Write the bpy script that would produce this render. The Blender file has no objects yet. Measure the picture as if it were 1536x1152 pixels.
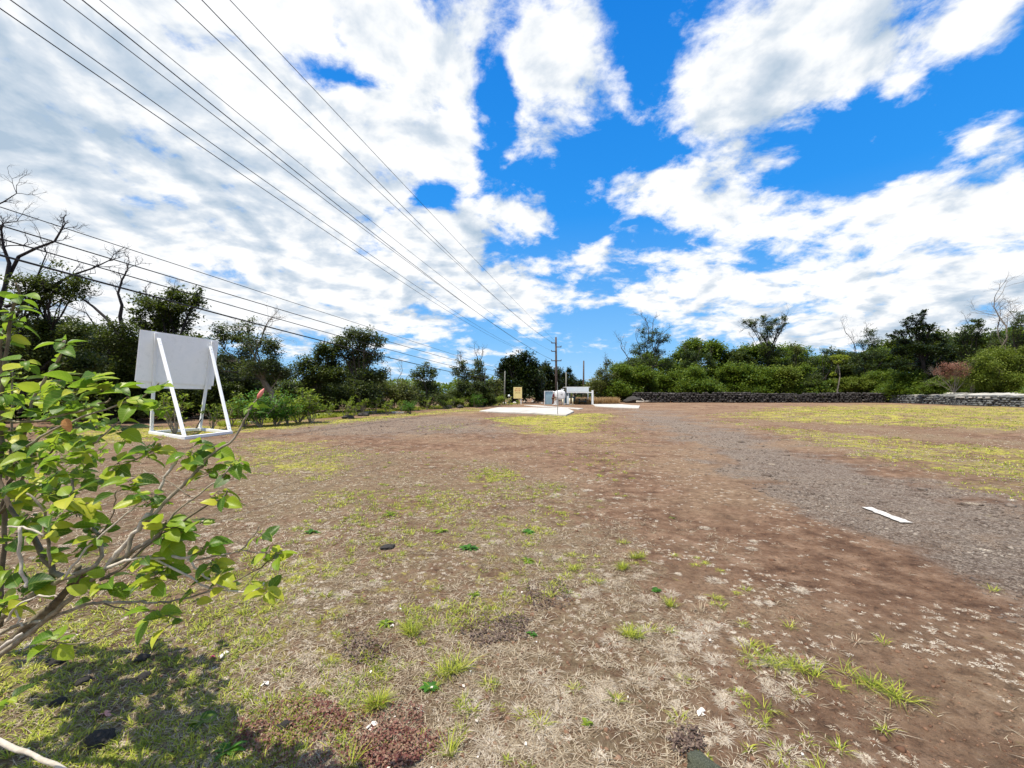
import bpy, math, random
import numpy as np
from mathutils import Vector, Matrix

random.seed(11)
rng = np.random.default_rng(5)
scene = bpy.context.scene
C = scene.collection
F = 644.0            # focal length in photo pixels (photo is 1536 wide)
EYE = 1.6
PITCH = math.atan(13 / F)

# ------------------------------------------------------------------ camera geometry helpers
def ray(px, py):
    cx, cy = (px - 768) / F, (576 - py) / F
    return Vector((cx, math.cos(PITCH) - cy * math.sin(PITCH), math.sin(PITCH) + cy * math.cos(PITCH)))
def P(px, py, d):
    r = ray(px, py); s = d / r.y
    return Vector((r.x * s, d, EYE + r.z * s))
def G(px, py):
    r = ray(px, py); s = -EYE / r.z
    return Vector((r.x * s, r.y * s, 0.0))
def XG(px, d):
    return Vector(((px - 768) / F * d, d, 0.0))

# ------------------------------------------------------------------ numpy noise
_perm = rng.random((256, 256))
def vnoise(x, y):
    xi, yi = np.floor(x).astype(int), np.floor(y).astype(int)
    fx, fy = x - xi, y - yi
    fx = fx * fx * (3 - 2 * fx); fy = fy * fy * (3 - 2 * fy)
    a = _perm[xi & 255, yi & 255]; b = _perm[(xi + 1) & 255, yi & 255]
    c = _perm[xi & 255, (yi + 1) & 255]; d = _perm[(xi + 1) & 255, (yi + 1) & 255]
    return (a * (1 - fx) + b * fx) * (1 - fy) + (c * (1 - fx) + d * fx) * fy
def fbm(x, y, o=4):
    s = 0; a = 0.5; t = 0
    for i in range(o):
        s = s + a * vnoise(x * 2 ** i + 17.3 * i, y * 2 ** i + 9.1 * i); t += a; a *= 0.55
    return s / t
def smooth(a, b, x):
    t = np.clip((x - a) / (b - a), 0, 1); return t * t * (3 - 2 * t)

# ------------------------------------------------------------------ mesh helpers
def new_obj(name, me, mat=None, parent=None, sm=False):
    if mat: me.materials.append(mat)
    o = bpy.data.objects.new(name, me); C.objects.link(o)
    if parent: o.parent = parent
    if sm: me.polygons.foreach_set('use_smooth', [True] * len(me.polygons))
    return o
def mesh_np(name, V, Fa, mat=None, parent=None, sm=False):
    V = np.asarray(V, dtype=np.float32).reshape(-1, 3); Fa = np.asarray(Fa, dtype=np.int32)
    me = bpy.data.meshes.new(name); k = Fa.shape[1]
    me.vertices.add(len(V)); me.vertices.foreach_set('co', V.ravel())
    me.loops.add(Fa.size); me.loops.foreach_set('vertex_index', Fa.ravel())
    me.polygons.add(len(Fa)); me.polygons.foreach_set('loop_start', np.arange(0, Fa.size, k, dtype=np.int32))
    me.update(calc_edges=True)
    return new_obj(name, me, mat, parent, sm)
class MB:
    def __init__(s): s.v = []; s.f = []
    def box(s, c, size, rot=None, taper=1.0):
        n = len(s.v); sx, sy, sz = [q / 2 for q in size]
        for z in (-1, 1):
            for x, y in ((-1, -1), (1, -1), (1, 1), (-1, 1)):
                t = taper if z > 0 else 1
                p = Vector((x * sx * t, y * sy * t, z * sz))
                if rot is not None: p = rot @ p
                s.v.append(Vector(c) + p)
        s.f += [(n, n + 3, n + 2, n + 1), (n + 4, n + 5, n + 6, n + 7)] + [(n + i, n + (i + 1) % 4, n + 4 + (i + 1) % 4, n + 4 + i) for i in range(4)]
    def beam(s, a, b, w, h, up=(0, 0, 1)):
        a, b = Vector(a), Vector(b); d = (b - a); L = d.length; d.normalize()
        x = d.cross(Vector(up))
        if x.length < 1e-4: x = d.cross(Vector((0, 1, 0)))
        x.normalize(); y = x.cross(d)
        R = Matrix((x, y, d)).transposed()
        s.box((a + b) / 2, (w, h, L), R)
    def tube(s, pts, rad, n=6, cap=True):
        pts = [Vector(p) for p in pts]
        if not hasattr(rad, '__len__'): rad = [rad] * len(pts)
        base = len(s.v); m = len(pts); ref = None
        for i, p in enumerate(pts):
            t = (pts[min(i + 1, m - 1)] - pts[max(i - 1, 0)])
            if t.length < 1e-9: t = Vector((0, 0, 1))
            t.normalize()
            if ref is None:
                ref = t.cross(Vector((0.31, 0.87, 0.2)))
                if ref.length < 1e-3: ref = t.cross(Vector((1, 0, 0)))
            ref = ref - t * ref.dot(t)
            if ref.length < 1e-6: ref = t.orthogonal()
            ref.normalize(); b = t.cross(ref)
            for k in range(n):
                a = 2 * math.pi * k / n
                s.v.append(p + (ref * math.cos(a) + b * math.sin(a)) * rad[i])
        for i in range(m - 1):
            for k in range(n):
                a0 = base + i * n + k; a1 = base + i * n + (k + 1) % n
                s.f.append((a0, a1, a1 + n, a0 + n))
        if cap:
            s.f.append(tuple(base + k for k in range(n))[::-1]); s.f.append(tuple(base + (m - 1) * n + k for k in range(n)))
    def build(s, name, mat, parent=None, sm=False, origin=None, bevel=0):
        me = bpy.data.meshes.new(name)
        vv = s.v if origin is None else [v - origin for v in s.v]
        me.from_pydata([tuple(v) for v in vv], [], s.f); me.update()
        o = new_obj(name, me, mat, parent, sm)
        if bevel:
            md = o.modifiers.new('b', 'BEVEL'); md.width = bevel; md.segments = 2; md.limit_method = 'ANGLE'
        return o
def tag(o, label=None, cat=None, group=None, kind=None):
    if label: o['label'] = label
    if cat: o['category'] = cat
    if group: o['group'] = group
    if kind: o['kind'] = kind
    return o
def empty(name, loc, label=None, cat=None, group=None):
    o = bpy.data.objects.new(name, None); C.objects.link(o); o.location = loc; o.empty_display_size = 0.2
    return tag(o, label, cat, group)
def copy_tree(o, parent=None):
    c = o.copy(); C.objects.link(c)
    if parent: c.parent = parent
    for ch in o.children: copy_tree(ch, c)
    return c

# ------------------------------------------------------------------ materials
def nodes(name):
    m = bpy.data.materials.new(name); m.use_nodes = True
    nt = m.node_tree; nt.nodes.clear()
    return m, nt, nt.nodes, nt.links
def ramp(N, stops, interp='LINEAR'):
    r = N.new('ShaderNodeValToRGB'); r.color_ramp.interpolation = interp
    e = r.color_ramp.elements
    while len(e) < len(stops): e.new(0.5)
    for i, (p, c) in enumerate(stops):
        e[i].position = p; e[i].color = (c[0], c[1], c[2], 1) if hasattr(c, '__len__') else (c, c, c, 1)
    return r
def noise_node(N, L, vec, scale, detail=6, rough=0.6, dist=0.0):
    n = N.new('ShaderNodeTexNoise'); n.inputs['Scale'].default_value = scale; n.inputs['Detail'].default_value = detail
    n.inputs['Roughness'].default_value = rough; n.inputs['Distortion'].default_value = dist
    if vec is not None: L.new(vec, n.inputs['Vector'])
    return n
def mix(N, L, fac, a, b, mode='MIX'):
    m = N.new('ShaderNodeMix'); m.data_type = 'RGBA'; m.blend_type = mode
    for sock, val in ((m.inputs[0], fac), (m.inputs[6], a), (m.inputs[7], b)):
        if hasattr(val, 'is_output'): L.new(val, sock)
        elif hasattr(val, '__len__'): sock.default_value = (*val[:3], 1)
        else: sock.default_value = val
    return m.outputs[2]
def mth(N, L, op, a, b=None, clamp=False, c=None):
    m = N.new('ShaderNodeMath'); m.operation = op; m.use_clamp = clamp
    for i, v in enumerate((a, b, c)):
        if v is None: continue
        if hasattr(v, 'is_output'): L.new(v, m.inputs[i])
        else: m.inputs[i].default_value = v
    return m.outputs[0]
def surf(name, c1, c2, rough=0.8, scale=8.0, bump=0.3, bscale=None, spec=0.3, metal=0.0, c3=None, dist=0.01):
    m, nt, N, L = nodes(name)
    out = N.new('ShaderNodeOutputMaterial'); b = N.new('ShaderNodeBsdfPrincipled'); tc = N.new('ShaderNodeTexCoord')
    n = noise_node(N, L, tc.outputs['Object'], scale, 8, 0.65)
    st = [(0.3, c1), (0.7, c2)] if c3 is None else [(0.3, c1), (0.55, c2), (0.72, c3)]
    r = ramp(N, st); L.new(n.outputs['Fac'], r.inputs['Fac'])
    L.new(r.outputs['Color'], b.inputs['Base Color'])
    b.inputs['Roughness'].default_value = rough; b.inputs['Metallic'].default_value = metal
    b.inputs['Specular IOR Level'].default_value = spec
    if bump:
        n2 = noise_node(N, L, tc.outputs['Object'], bscale or scale * 3, 6, 0.6)
        bp = N.new('ShaderNodeBump'); bp.inputs['Strength'].default_value = bump; bp.inputs['Distance'].default_value = dist
        L.new(n2.outputs['Fac'], bp.inputs['Height']); L.new(bp.outputs['Normal'], b.inputs['Normal'])
    L.new(b.outputs['BSDF'], out.inputs['Surface'])
    return m
def leafmat(name, cols, trans=0.35, rough=0.55, tint=None, spec=0.25, vary=3.0):
    """cols: ramp stops of leaf colours; each leaf picks one at random"""
    m, nt, N, L = nodes(name)
    out = N.new('ShaderNodeOutputMaterial'); b = N.new('ShaderNodeBsdfPrincipled')
    g = N.new('ShaderNodeNewGeometry'); tc = N.new('ShaderNodeTexCoord')
    n = noise_node(N, L, tc.outputs['Object'], vary / 4, 2, 0.5)
    f = mth(N, L, 'ADD', mth(N, L, 'MULTIPLY', g.outputs['Random Per Island'], 0.6), mth(N, L, 'MULTIPLY', n.outputs['Fac'], 0.8))
    f = mth(N, L, 'SUBTRACT', f, 0.2)
    k = len(cols)
    r = ramp(N, [(i / (k - 1), c) for i, c in enumerate(cols)]); L.new(f, r.inputs['Fac'])
    L.new(r.outputs['Color'], b.inputs['Base Color']); b.inputs['Roughness'].default_value = rough
    b.inputs['Specular IOR Level'].default_value = spec
    t = N.new('ShaderNodeBsdfTranslucent')
    tcol = mix(N, L, 0.6, r.outputs['Color'], tint or (0.25, 0.35, 0.03)); L.new(tcol, t.inputs['Color'])
    ms = N.new('ShaderNodeMixShader'); ms.inputs[0].default_value = trans
    L.new(b.outputs['BSDF'], ms.inputs[1]); L.new(t.outputs['BSDF'], ms.inputs[2]); L.new(ms.outputs[0], out.inputs['Surface'])
    return m

M = {}
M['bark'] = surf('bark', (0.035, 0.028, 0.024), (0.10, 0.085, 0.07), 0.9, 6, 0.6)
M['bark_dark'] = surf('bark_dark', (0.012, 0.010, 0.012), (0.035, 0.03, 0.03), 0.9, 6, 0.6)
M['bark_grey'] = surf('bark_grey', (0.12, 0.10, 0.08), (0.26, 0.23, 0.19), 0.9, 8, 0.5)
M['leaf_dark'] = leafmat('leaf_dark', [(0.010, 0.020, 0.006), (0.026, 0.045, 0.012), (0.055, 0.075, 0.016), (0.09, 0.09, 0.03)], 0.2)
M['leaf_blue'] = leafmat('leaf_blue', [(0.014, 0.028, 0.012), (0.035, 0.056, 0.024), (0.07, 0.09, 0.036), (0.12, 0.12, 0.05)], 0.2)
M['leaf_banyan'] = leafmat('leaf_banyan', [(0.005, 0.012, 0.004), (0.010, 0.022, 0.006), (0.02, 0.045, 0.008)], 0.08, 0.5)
M['leaf_mid'] = leafmat('leaf_mid', [(0.014, 0.038, 0.005), (0.05, 0.10, 0.010), (0.11, 0.165, 0.014), (0.19, 0.20, 0.03)], 0.3)
M['leaf_olive'] = leafmat('leaf_olive', [(0.05, 0.06, 0.02), (0.10, 0.11, 0.035), (0.17, 0.16, 0.06)], 0.25)
M['leaf_feather'] = leafmat('leaf_feather', [(0.018, 0.036, 0.016), (0.045, 0.075, 0.03), (0.09, 0.115, 0.045)], 0.2)
M['leaf_yellow'] = leafmat('leaf_yellow', [(0.10, 0.16, 0.02), (0.24, 0.30, 0.03), (0.42, 0.42, 0.05)], 0.35)
M['leaf_shrub'] = leafmat('leaf_shrub', [(0.03, 0.075, 0.01), (0.10, 0.17, 0.015), (0.26, 0.33, 0.03), (0.45, 0.48, 0.07)], 0.35)
M['leaf_green_shrub'] = leafmat('leaf_green_shrub', [(0.02, 0.07, 0.01), (0.05, 0.16, 0.015), (0.12, 0.28, 0.03)], 0.3)
M['leaf_pink'] = leafmat('leaf_pink', [(0.16, 0.07, 0.05), (0.30, 0.14, 0.10), (0.22, 0.15, 0.07)], 0.2, tint=(0.4, 0.2, 0.12))
M['leaf_bank'] = leafmat('leaf_bank', [(0.05, 0.085, 0.012), (0.12, 0.16, 0.02), (0.21, 0.23, 0.03)], 0.25)
M['white_paint'] = surf('white_paint', (0.72, 0.74, 0.74), (0.80, 0.81, 0.80), 0.5, 3, 0.15, 40)
M['white_board'] = surf('white_board', (0.80, 0.83, 0.83), (0.86, 0.88, 0.88), 0.6, 2.6, 0.2, 30, c3=(0.72, 0.75, 0.74))
M['pale_wall'] = surf('pale_wall', (0.62, 0.70, 0.74), (0.72, 0.79, 0.82), 0.5, 2, 0.1)
M['blue_sheet'] = surf('blue_sheet', (0.34, 0.50, 0.58), (0.45, 0.62, 0.70), 0.5, 2, 0.1)
M['dark_metal'] = surf('dark_metal', (0.02, 0.02, 0.022), (0.05, 0.05, 0.05), 0.6, 10, 0.2)
M['grey_metal'] = surf('grey_metal', (0.16, 0.17, 0.17), (0.28, 0.29, 0.28), 0.5, 10, 0.2)
M['cream'] = surf('cream', (0.62, 0.58, 0.38), (0.72, 0.68, 0.48), 0.6, 4, 0.1)
M['teal'] = surf('teal', (0.02, 0.07, 0.10), (0.05, 0.13, 0.17), 0.6, 4, 0.1)
M['sign_yellow'] = surf('sign_yellow', (0.80, 0.66, 0.26), (0.88, 0.76, 0.36), 0.6, 3, 0.05)
M['sign_red'] = surf('sign_red', (0.55, 0.10, 0.06), (0.65, 0.16, 0.08), 0.6, 3, 0.0)
M['sign_brown'] = surf('sign_brown', (0.22, 0.12, 0.04), (0.30, 0.16, 0.05), 0.6, 3, 0.0)
M['pole_wood'] = surf('pole_wood', (0.05, 0.035, 0.03), (0.12, 0.09, 0.075), 0.9, 5, 0.4)
M['pole_grey'] = surf('pole_grey', (0.13, 0.13, 0.11), (0.22, 0.22, 0.19), 0.9, 5, 0.4)
M['wire'] = surf('wire', (0.018, 0.02, 0.024), (0.03, 0.032, 0.036), 0.6, 5, 0)
M['concrete'] = surf('concrete', (0.34, 0.32, 0.28), (0.60, 0.57, 0.51), 0.85, 1.2, 0.4, 20)
M['paint_line'] = surf('paint_line', (0.25, 0.22, 0.19), (0.80, 0.78, 0.72), 0.8, 30, 0.6, 60)
M['lava'] = surf('lava', (0.012, 0.011, 0.012), (0.05, 0.045, 0.042), 0.95, 3, 0.8, 18, c3=(0.17, 0.16, 0.14), dist=0.05)
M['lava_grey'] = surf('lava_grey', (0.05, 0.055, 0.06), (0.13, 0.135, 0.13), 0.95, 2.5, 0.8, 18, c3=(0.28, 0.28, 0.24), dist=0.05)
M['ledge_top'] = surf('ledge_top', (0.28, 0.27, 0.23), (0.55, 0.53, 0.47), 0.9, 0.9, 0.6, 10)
M['rock_dark'] = surf('rock_dark', (0.02, 0.018, 0.016), (0.075, 0.068, 0.06), 0.95, 14, 0.8, 50)
M['rock_moss'] = surf('rock_moss', (0.06, 0.065, 0.05), (0.14, 0.155, 0.10), 0.95, 12, 1.0, 60, c3=(0.34, 0.35, 0.28))
M['pebble'] = leafmat('pebble', [(0.045, 0.034, 0.027), (0.11, 0.083, 0.065), (0.19, 0.155, 0.125), (0.38, 0.33, 0.27)], 0.0, 0.95)
M['clod'] = leafmat('clod', [(0.07, 0.035, 0.02), (0.13, 0.068, 0.04), (0.2, 0.115, 0.07), (0.34, 0.24, 0.16)], 0.0, 0.95)
M['grass_green'] = leafmat('grass_green', [(0.05, 0.08, 0.010), (0.18, 0.24, 0.022), (0.46, 0.48, 0.05), (0.68, 0.62, 0.15)], 0.3, vary=1.2)
M['grass_dry'] = leafmat('grass_dry', [(0.09, 0.06, 0.035), (0.24, 0.18, 0.11), (0.46, 0.38, 0.26), (0.70, 0.63, 0.50)], 0.15, tint=(0.5, 0.4, 0.25), vary=2.0)
M['grass_white'] = leafmat('grass_white', [(0.22, 0.16, 0.10), (0.42, 0.34, 0.24), (0.60, 0.53, 0.42), (0.72, 0.66, 0.56)], 0.15, tint=(0.6, 0.5, 0.35))
M['straw'] = leafmat('straw', [(0.22, 0.13, 0.06), (0.40, 0.26, 0.12), (0.55, 0.40, 0.2)], 0.2, tint=(0.5, 0.35, 0.15))
M['red_cover'] = leafmat('red_cover', [(0.07, 0.02, 0.016), (0.15, 0.05, 0.04), (0.24, 0.14, 0.09), (0.40, 0.30, 0.20)], 0.1, tint=(0.3, 0.06, 0.06), vary=30)
M['brown_cover'] = leafmat('brown_cover', [(0.05, 0.03, 0.025), (0.12, 0.08, 0.06), (0.26, 0.2, 0.15)], 0.1, tint=(0.2, 0.12, 0.08), vary=30)
M['litter'] = leafmat('litter', [(0.45, 0.36, 0.24), (0.75, 0.70, 0.62), (0.85, 0.82, 0.76)], 0.15, tint=(0.6, 0.5, 0.4), vary=20)
M['twig'] = surf('twig', (0.11, 0.09, 0.055), (0.30, 0.26, 0.19), 0.9, 22, 0.5, 120, c3=(0.48, 0.43, 0.34), dist=0.003)
M['twig_dead'] = surf('twig_dead', (0.36, 0.31, 0.24), (0.62, 0.57, 0.48), 0.9, 30, 0.6, 140, dist=0.003)
M['twig_brown'] = surf('twig_brown', (0.07, 0.05, 0.035), (0.17, 0.14, 0.09), 0.9, 16, 0.5, 100, c3=(0.26, 0.24, 0.18), dist=0.003)
M['bud'] = surf('bud', (0.72, 0.16, 0.14), (0.82, 0.36, 0.28), 0.5, 40, 0.1)
M['dead_leaf'] = surf('dead_leaf', (0.42, 0.16, 0.04), (0.60, 0.32, 0.12), 0.7, 60, 0.4)
M['petal'] = surf('petal', (0.45, 0.01, 0.10), (0.62, 0.03, 0.18), 0.5, 60, 0.2)
M['petal_pink'] = surf('petal_pink', (0.55, 0.22, 0.18), (0.68, 0.36, 0.28), 0.6, 60, 0.2)
M['skin'] = surf('skin', (0.30, 0.17, 0.11), (0.36, 0.21, 0.14), 0.6, 4, 0)
M['maroon'] = surf('maroon', (0.10, 0.015, 0.03), (0.15, 0.03, 0.045), 0.9, 8, 0.2)
M['trousers'] = surf('trousers', (0.10, 0.045, 0.025), (0.15, 0.07, 0.04), 0.9, 8, 0.2)
M['bougain'] = surf('bougain', (0.05, 0.08, 0.03), (0.10, 0.12, 0.05), 0.9, 8, 0.2)

# leaf of the near bush: veins and per-leaf colour
def bushleaf(name, cols, veincol):
    m, nt, N, L = nodes(name)
    out = N.new('ShaderNodeOutputMaterial'); b = N.new('ShaderNodeBsdfPrincipled'); g = N.new('ShaderNodeNewGeometry')
    uv = N.new('ShaderNodeUVMap'); sep = N.new('ShaderNodeSeparateXYZ'); L.new(uv.outputs[0], sep.inputs[0])
    u, v = sep.outputs[0], sep.outputs[1]
    av = mth(N, L, 'ABSOLUTE', mth(N, L, 'SUBTRACT', v, 0.5))
    mid = mth(N, L, 'LESS_THAN', av, 0.018)
    ph = mth(N, L, 'FRACT', mth(N, L, 'MULTIPLY', mth(N, L, 'SUBTRACT', u, mth(N, L, 'MULTIPLY', av, 0.45)), 8.0))
    side = mth(N, L, 'LESS_THAN', ph, 0.10)
    vein = mth(N, L, 'MAXIMUM', mid, side)
    tc = N.new('ShaderNodeTexCoord'); n = noise_node(N, L, tc.outputs['Object'], 30, 4, 0.6)
    f = mth(N, L, 'ADD', g.outputs['Random Per Island'], mth(N, L, 'MULTIPLY', mth(N, L, 'SUBTRACT', n.outputs['Fac'], 0.5), 0.35))
    r = ramp(N, [(i / (len(cols) - 1), c) for i, c in enumerate(cols)]); L.new(f, r.inputs['Fac'])
    col = mix(N, L, mth(N, L, 'MULTIPLY', vein, 0.45), r.outputs['Color'], veincol)
    back = mix(N, L, 0.35, col, (0.10, 0.16, 0.05))
    colf = mix(N, L, g.outputs['Backfacing'], col, back)
    L.new(colf, b.inputs['Base Color']); b.inputs['Roughness'].default_value = 0.42; b.inputs['Specular IOR Level'].default_value = 0.4
    bp = N.new('ShaderNodeBump'); bp.inputs['Strength'].default_value = 0.5; bp.inputs['Distance'].default_value = 0.002
    L.new(mth(N, L, 'SUBTRACT', n.outputs['Fac'], vein), bp.inputs['Height']); L.new(bp.outputs['Normal'], b.inputs['Normal'])
    t = N.new('ShaderNodeBsdfTranslucent'); L.new(mix(N, L, 0.5, colf, (0.30, 0.50, 0.02)), t.inputs['Color'])
    ms = N.new('ShaderNodeMixShader'); ms.inputs[0].default_value = 0.5
    L.new(b.outputs['BSDF'], ms.inputs[1]); L.new(t.outputs['BSDF'], ms.inputs[2]); L.new(ms.outputs[0], out.inputs['Surface'])
    return m
M['bush_leaf'] = bushleaf('bush_leaf', [(0.02, 0.07, 0.008), (0.06, 0.16, 0.01), (0.16, 0.30, 0.015), (0.36, 0.46, 0.025), (0.64, 0.62, 0.06)], (0.5, 0.55, 0.15))

# ------------------------------------------------------------------ ground zones
def poly_px(pts): return np.array([[G(*p).x, G(*p).y] for p in pts])
def sd_poly(x, y, pl):
    n = len(pl); d = np.full(x.shape, 1e9); ins = np.zeros(x.shape, bool)
    for i in range(n):
        ax, ay = pl[i]; bx, by = pl[(i + 1) % n]
        ex, ey = bx - ax, by - ay; wx, wy = x - ax, y - ay
        t = np.clip((wx * ex + wy * ey) / (ex * ex + ey * ey + 1e-12), 0, 1)
        d = np.minimum(d, np.hypot(wx - ex * t, wy - ey * t))
        c = ((ay > y) != (by > y)) & (x < (bx - ax) * (y - ay) / (by - ay + 1e-12) + ax)
        ins ^= c
    return np.where(ins, -d, d)
ZG = [([(918, 612), (1005, 616), (1060, 630), (1150, 652), (1270, 690), (1400, 722), (1560, 757), (2000, 860), (2300, 1300), (2100, 1300), (1575, 930), (1335, 830), (1130, 735), (1000, 662), (945, 630)], 1.0),
      ([(390, 642), (520, 628), (640, 622), (740, 626), (790, 645), (740, 655), (600, 656), (430, 656)], 0.75)]
ZGREEN = [([(1050, 625), (1150, 611), (1300, 605), (1536, 611), (2400, 630), (2400, 660), (1536, 648), (1300, 638), (1150, 633)], 0.80),
          ([(1040, 625), (1150, 640), (1300, 652), (1536, 672), (2400, 720), (2400, 820), (1536, 728), (1400, 706), (1270, 684), (1150, 651)], 0.72),
          ([(1300, 690), (1536, 715), (2400, 790), (2400, 850), (1536, 752), (1400, 722)], 0.35),
          ([(715, 627), (760, 625), (880, 619), (930, 622), (925, 636), (890, 650), (850, 655), (790, 650), (760, 640)], 0.95),
          ([(600, 640), (700, 634), (720, 642), (640, 648)], 0.6),
          ([(-200, 700), (150, 640), (350, 637), (480, 630), (600, 620), (720, 611), (730, 617), (620, 626), (480, 641), (350, 650), (150, 670), (-200, 760)], 0.95),
          ([(345, 655), (480, 662), (560, 680), (520, 715), (420, 722), (340, 700)], 0.75),
          ([(860, 640), (960, 640), (990, 700), (920, 720), (850, 690)], 0.40),
          ([(-1400, 860), (300, 840), (470, 800), (580, 880), (600, 1000), (520, 1120), (350, 1250), (-1400, 1250)], 0.56),
          ([(430, 740), (850, 720), (880, 860), (700, 980), (430, 920)], 0.45),
          ([(685, 703), (740, 699), (782, 708), (775, 722), (730, 727), (690, 717)], 1.0),
          ([(443, 712), (470, 709), (494, 716), (480, 725), (450, 725)], 1.0)]
ZDRY = [([(-1500, 640), (350, 650), (560, 668), (760, 690), (900, 735), (960, 800), (1050, 950), (1150, 1400), (-2500, 1400)], 0.8),
        ([(760, 655), (1000, 655), (1060, 720), (1200, 900), (1536, 1152), (1800, 1500), (800, 1500), (900, 800)], 0.28),
        ([(1040, 620), (1300, 606), (2400, 620), (2400, 850), (1536, 760), (1200, 670)], 0.6)]
for z in (ZG, ZGREEN, ZDRY):
    for i, (p, w) in enumerate(z): z[i] = (poly_px(p), w)
def zone(x, y, Z, blur=0.045):
    d = np.hypot(x, y); w = np.zeros(x.shape)
    b = 0.05 + blur * d
    wx = (fbm(x / (0.25 + 0.06 * 8) , y * 2.0, 4) - 0.5)
    for pl, k in Z:
        s = sd_poly(x, y, pl) + wx * b * 2.2
        w = np.maximum(w, k * smooth(b * 0.6, -b * 0.9, s))
    return w
def gz(x, y):
    x = np.asarray(x, float); y = np.asarray(y, float); d = np.hypot(x, y)
    h = (fbm(x / 3.1 + 5, y / 3.1, 3) - 0.5) * 0.07 + (fbm(x / 0.7, y / 0.7, 3) - 0.5) * 0.035
    fade = smooth(0.6, 2.5, d) * (1 - smooth(300, 500, d))
    # grass bank on the right swells a little
    bank = smooth(12, 20, x) * smooth(8, 18, y) * smooth(70, 40, y)
    h = h * fade + bank * (fbm(x / 6 + 3, y / 4 + 8, 3) - 0.35) * 0.45
    rd = smooth(0.3, -0.6, sd_poly(x, y, ZG[0][0])); h = h * (1 - 0.5 * rd) - 0.02 * rd
    return h
def gz1(x, y): return float(gz(np.array([x]), np.array([y]))[0])

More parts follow.
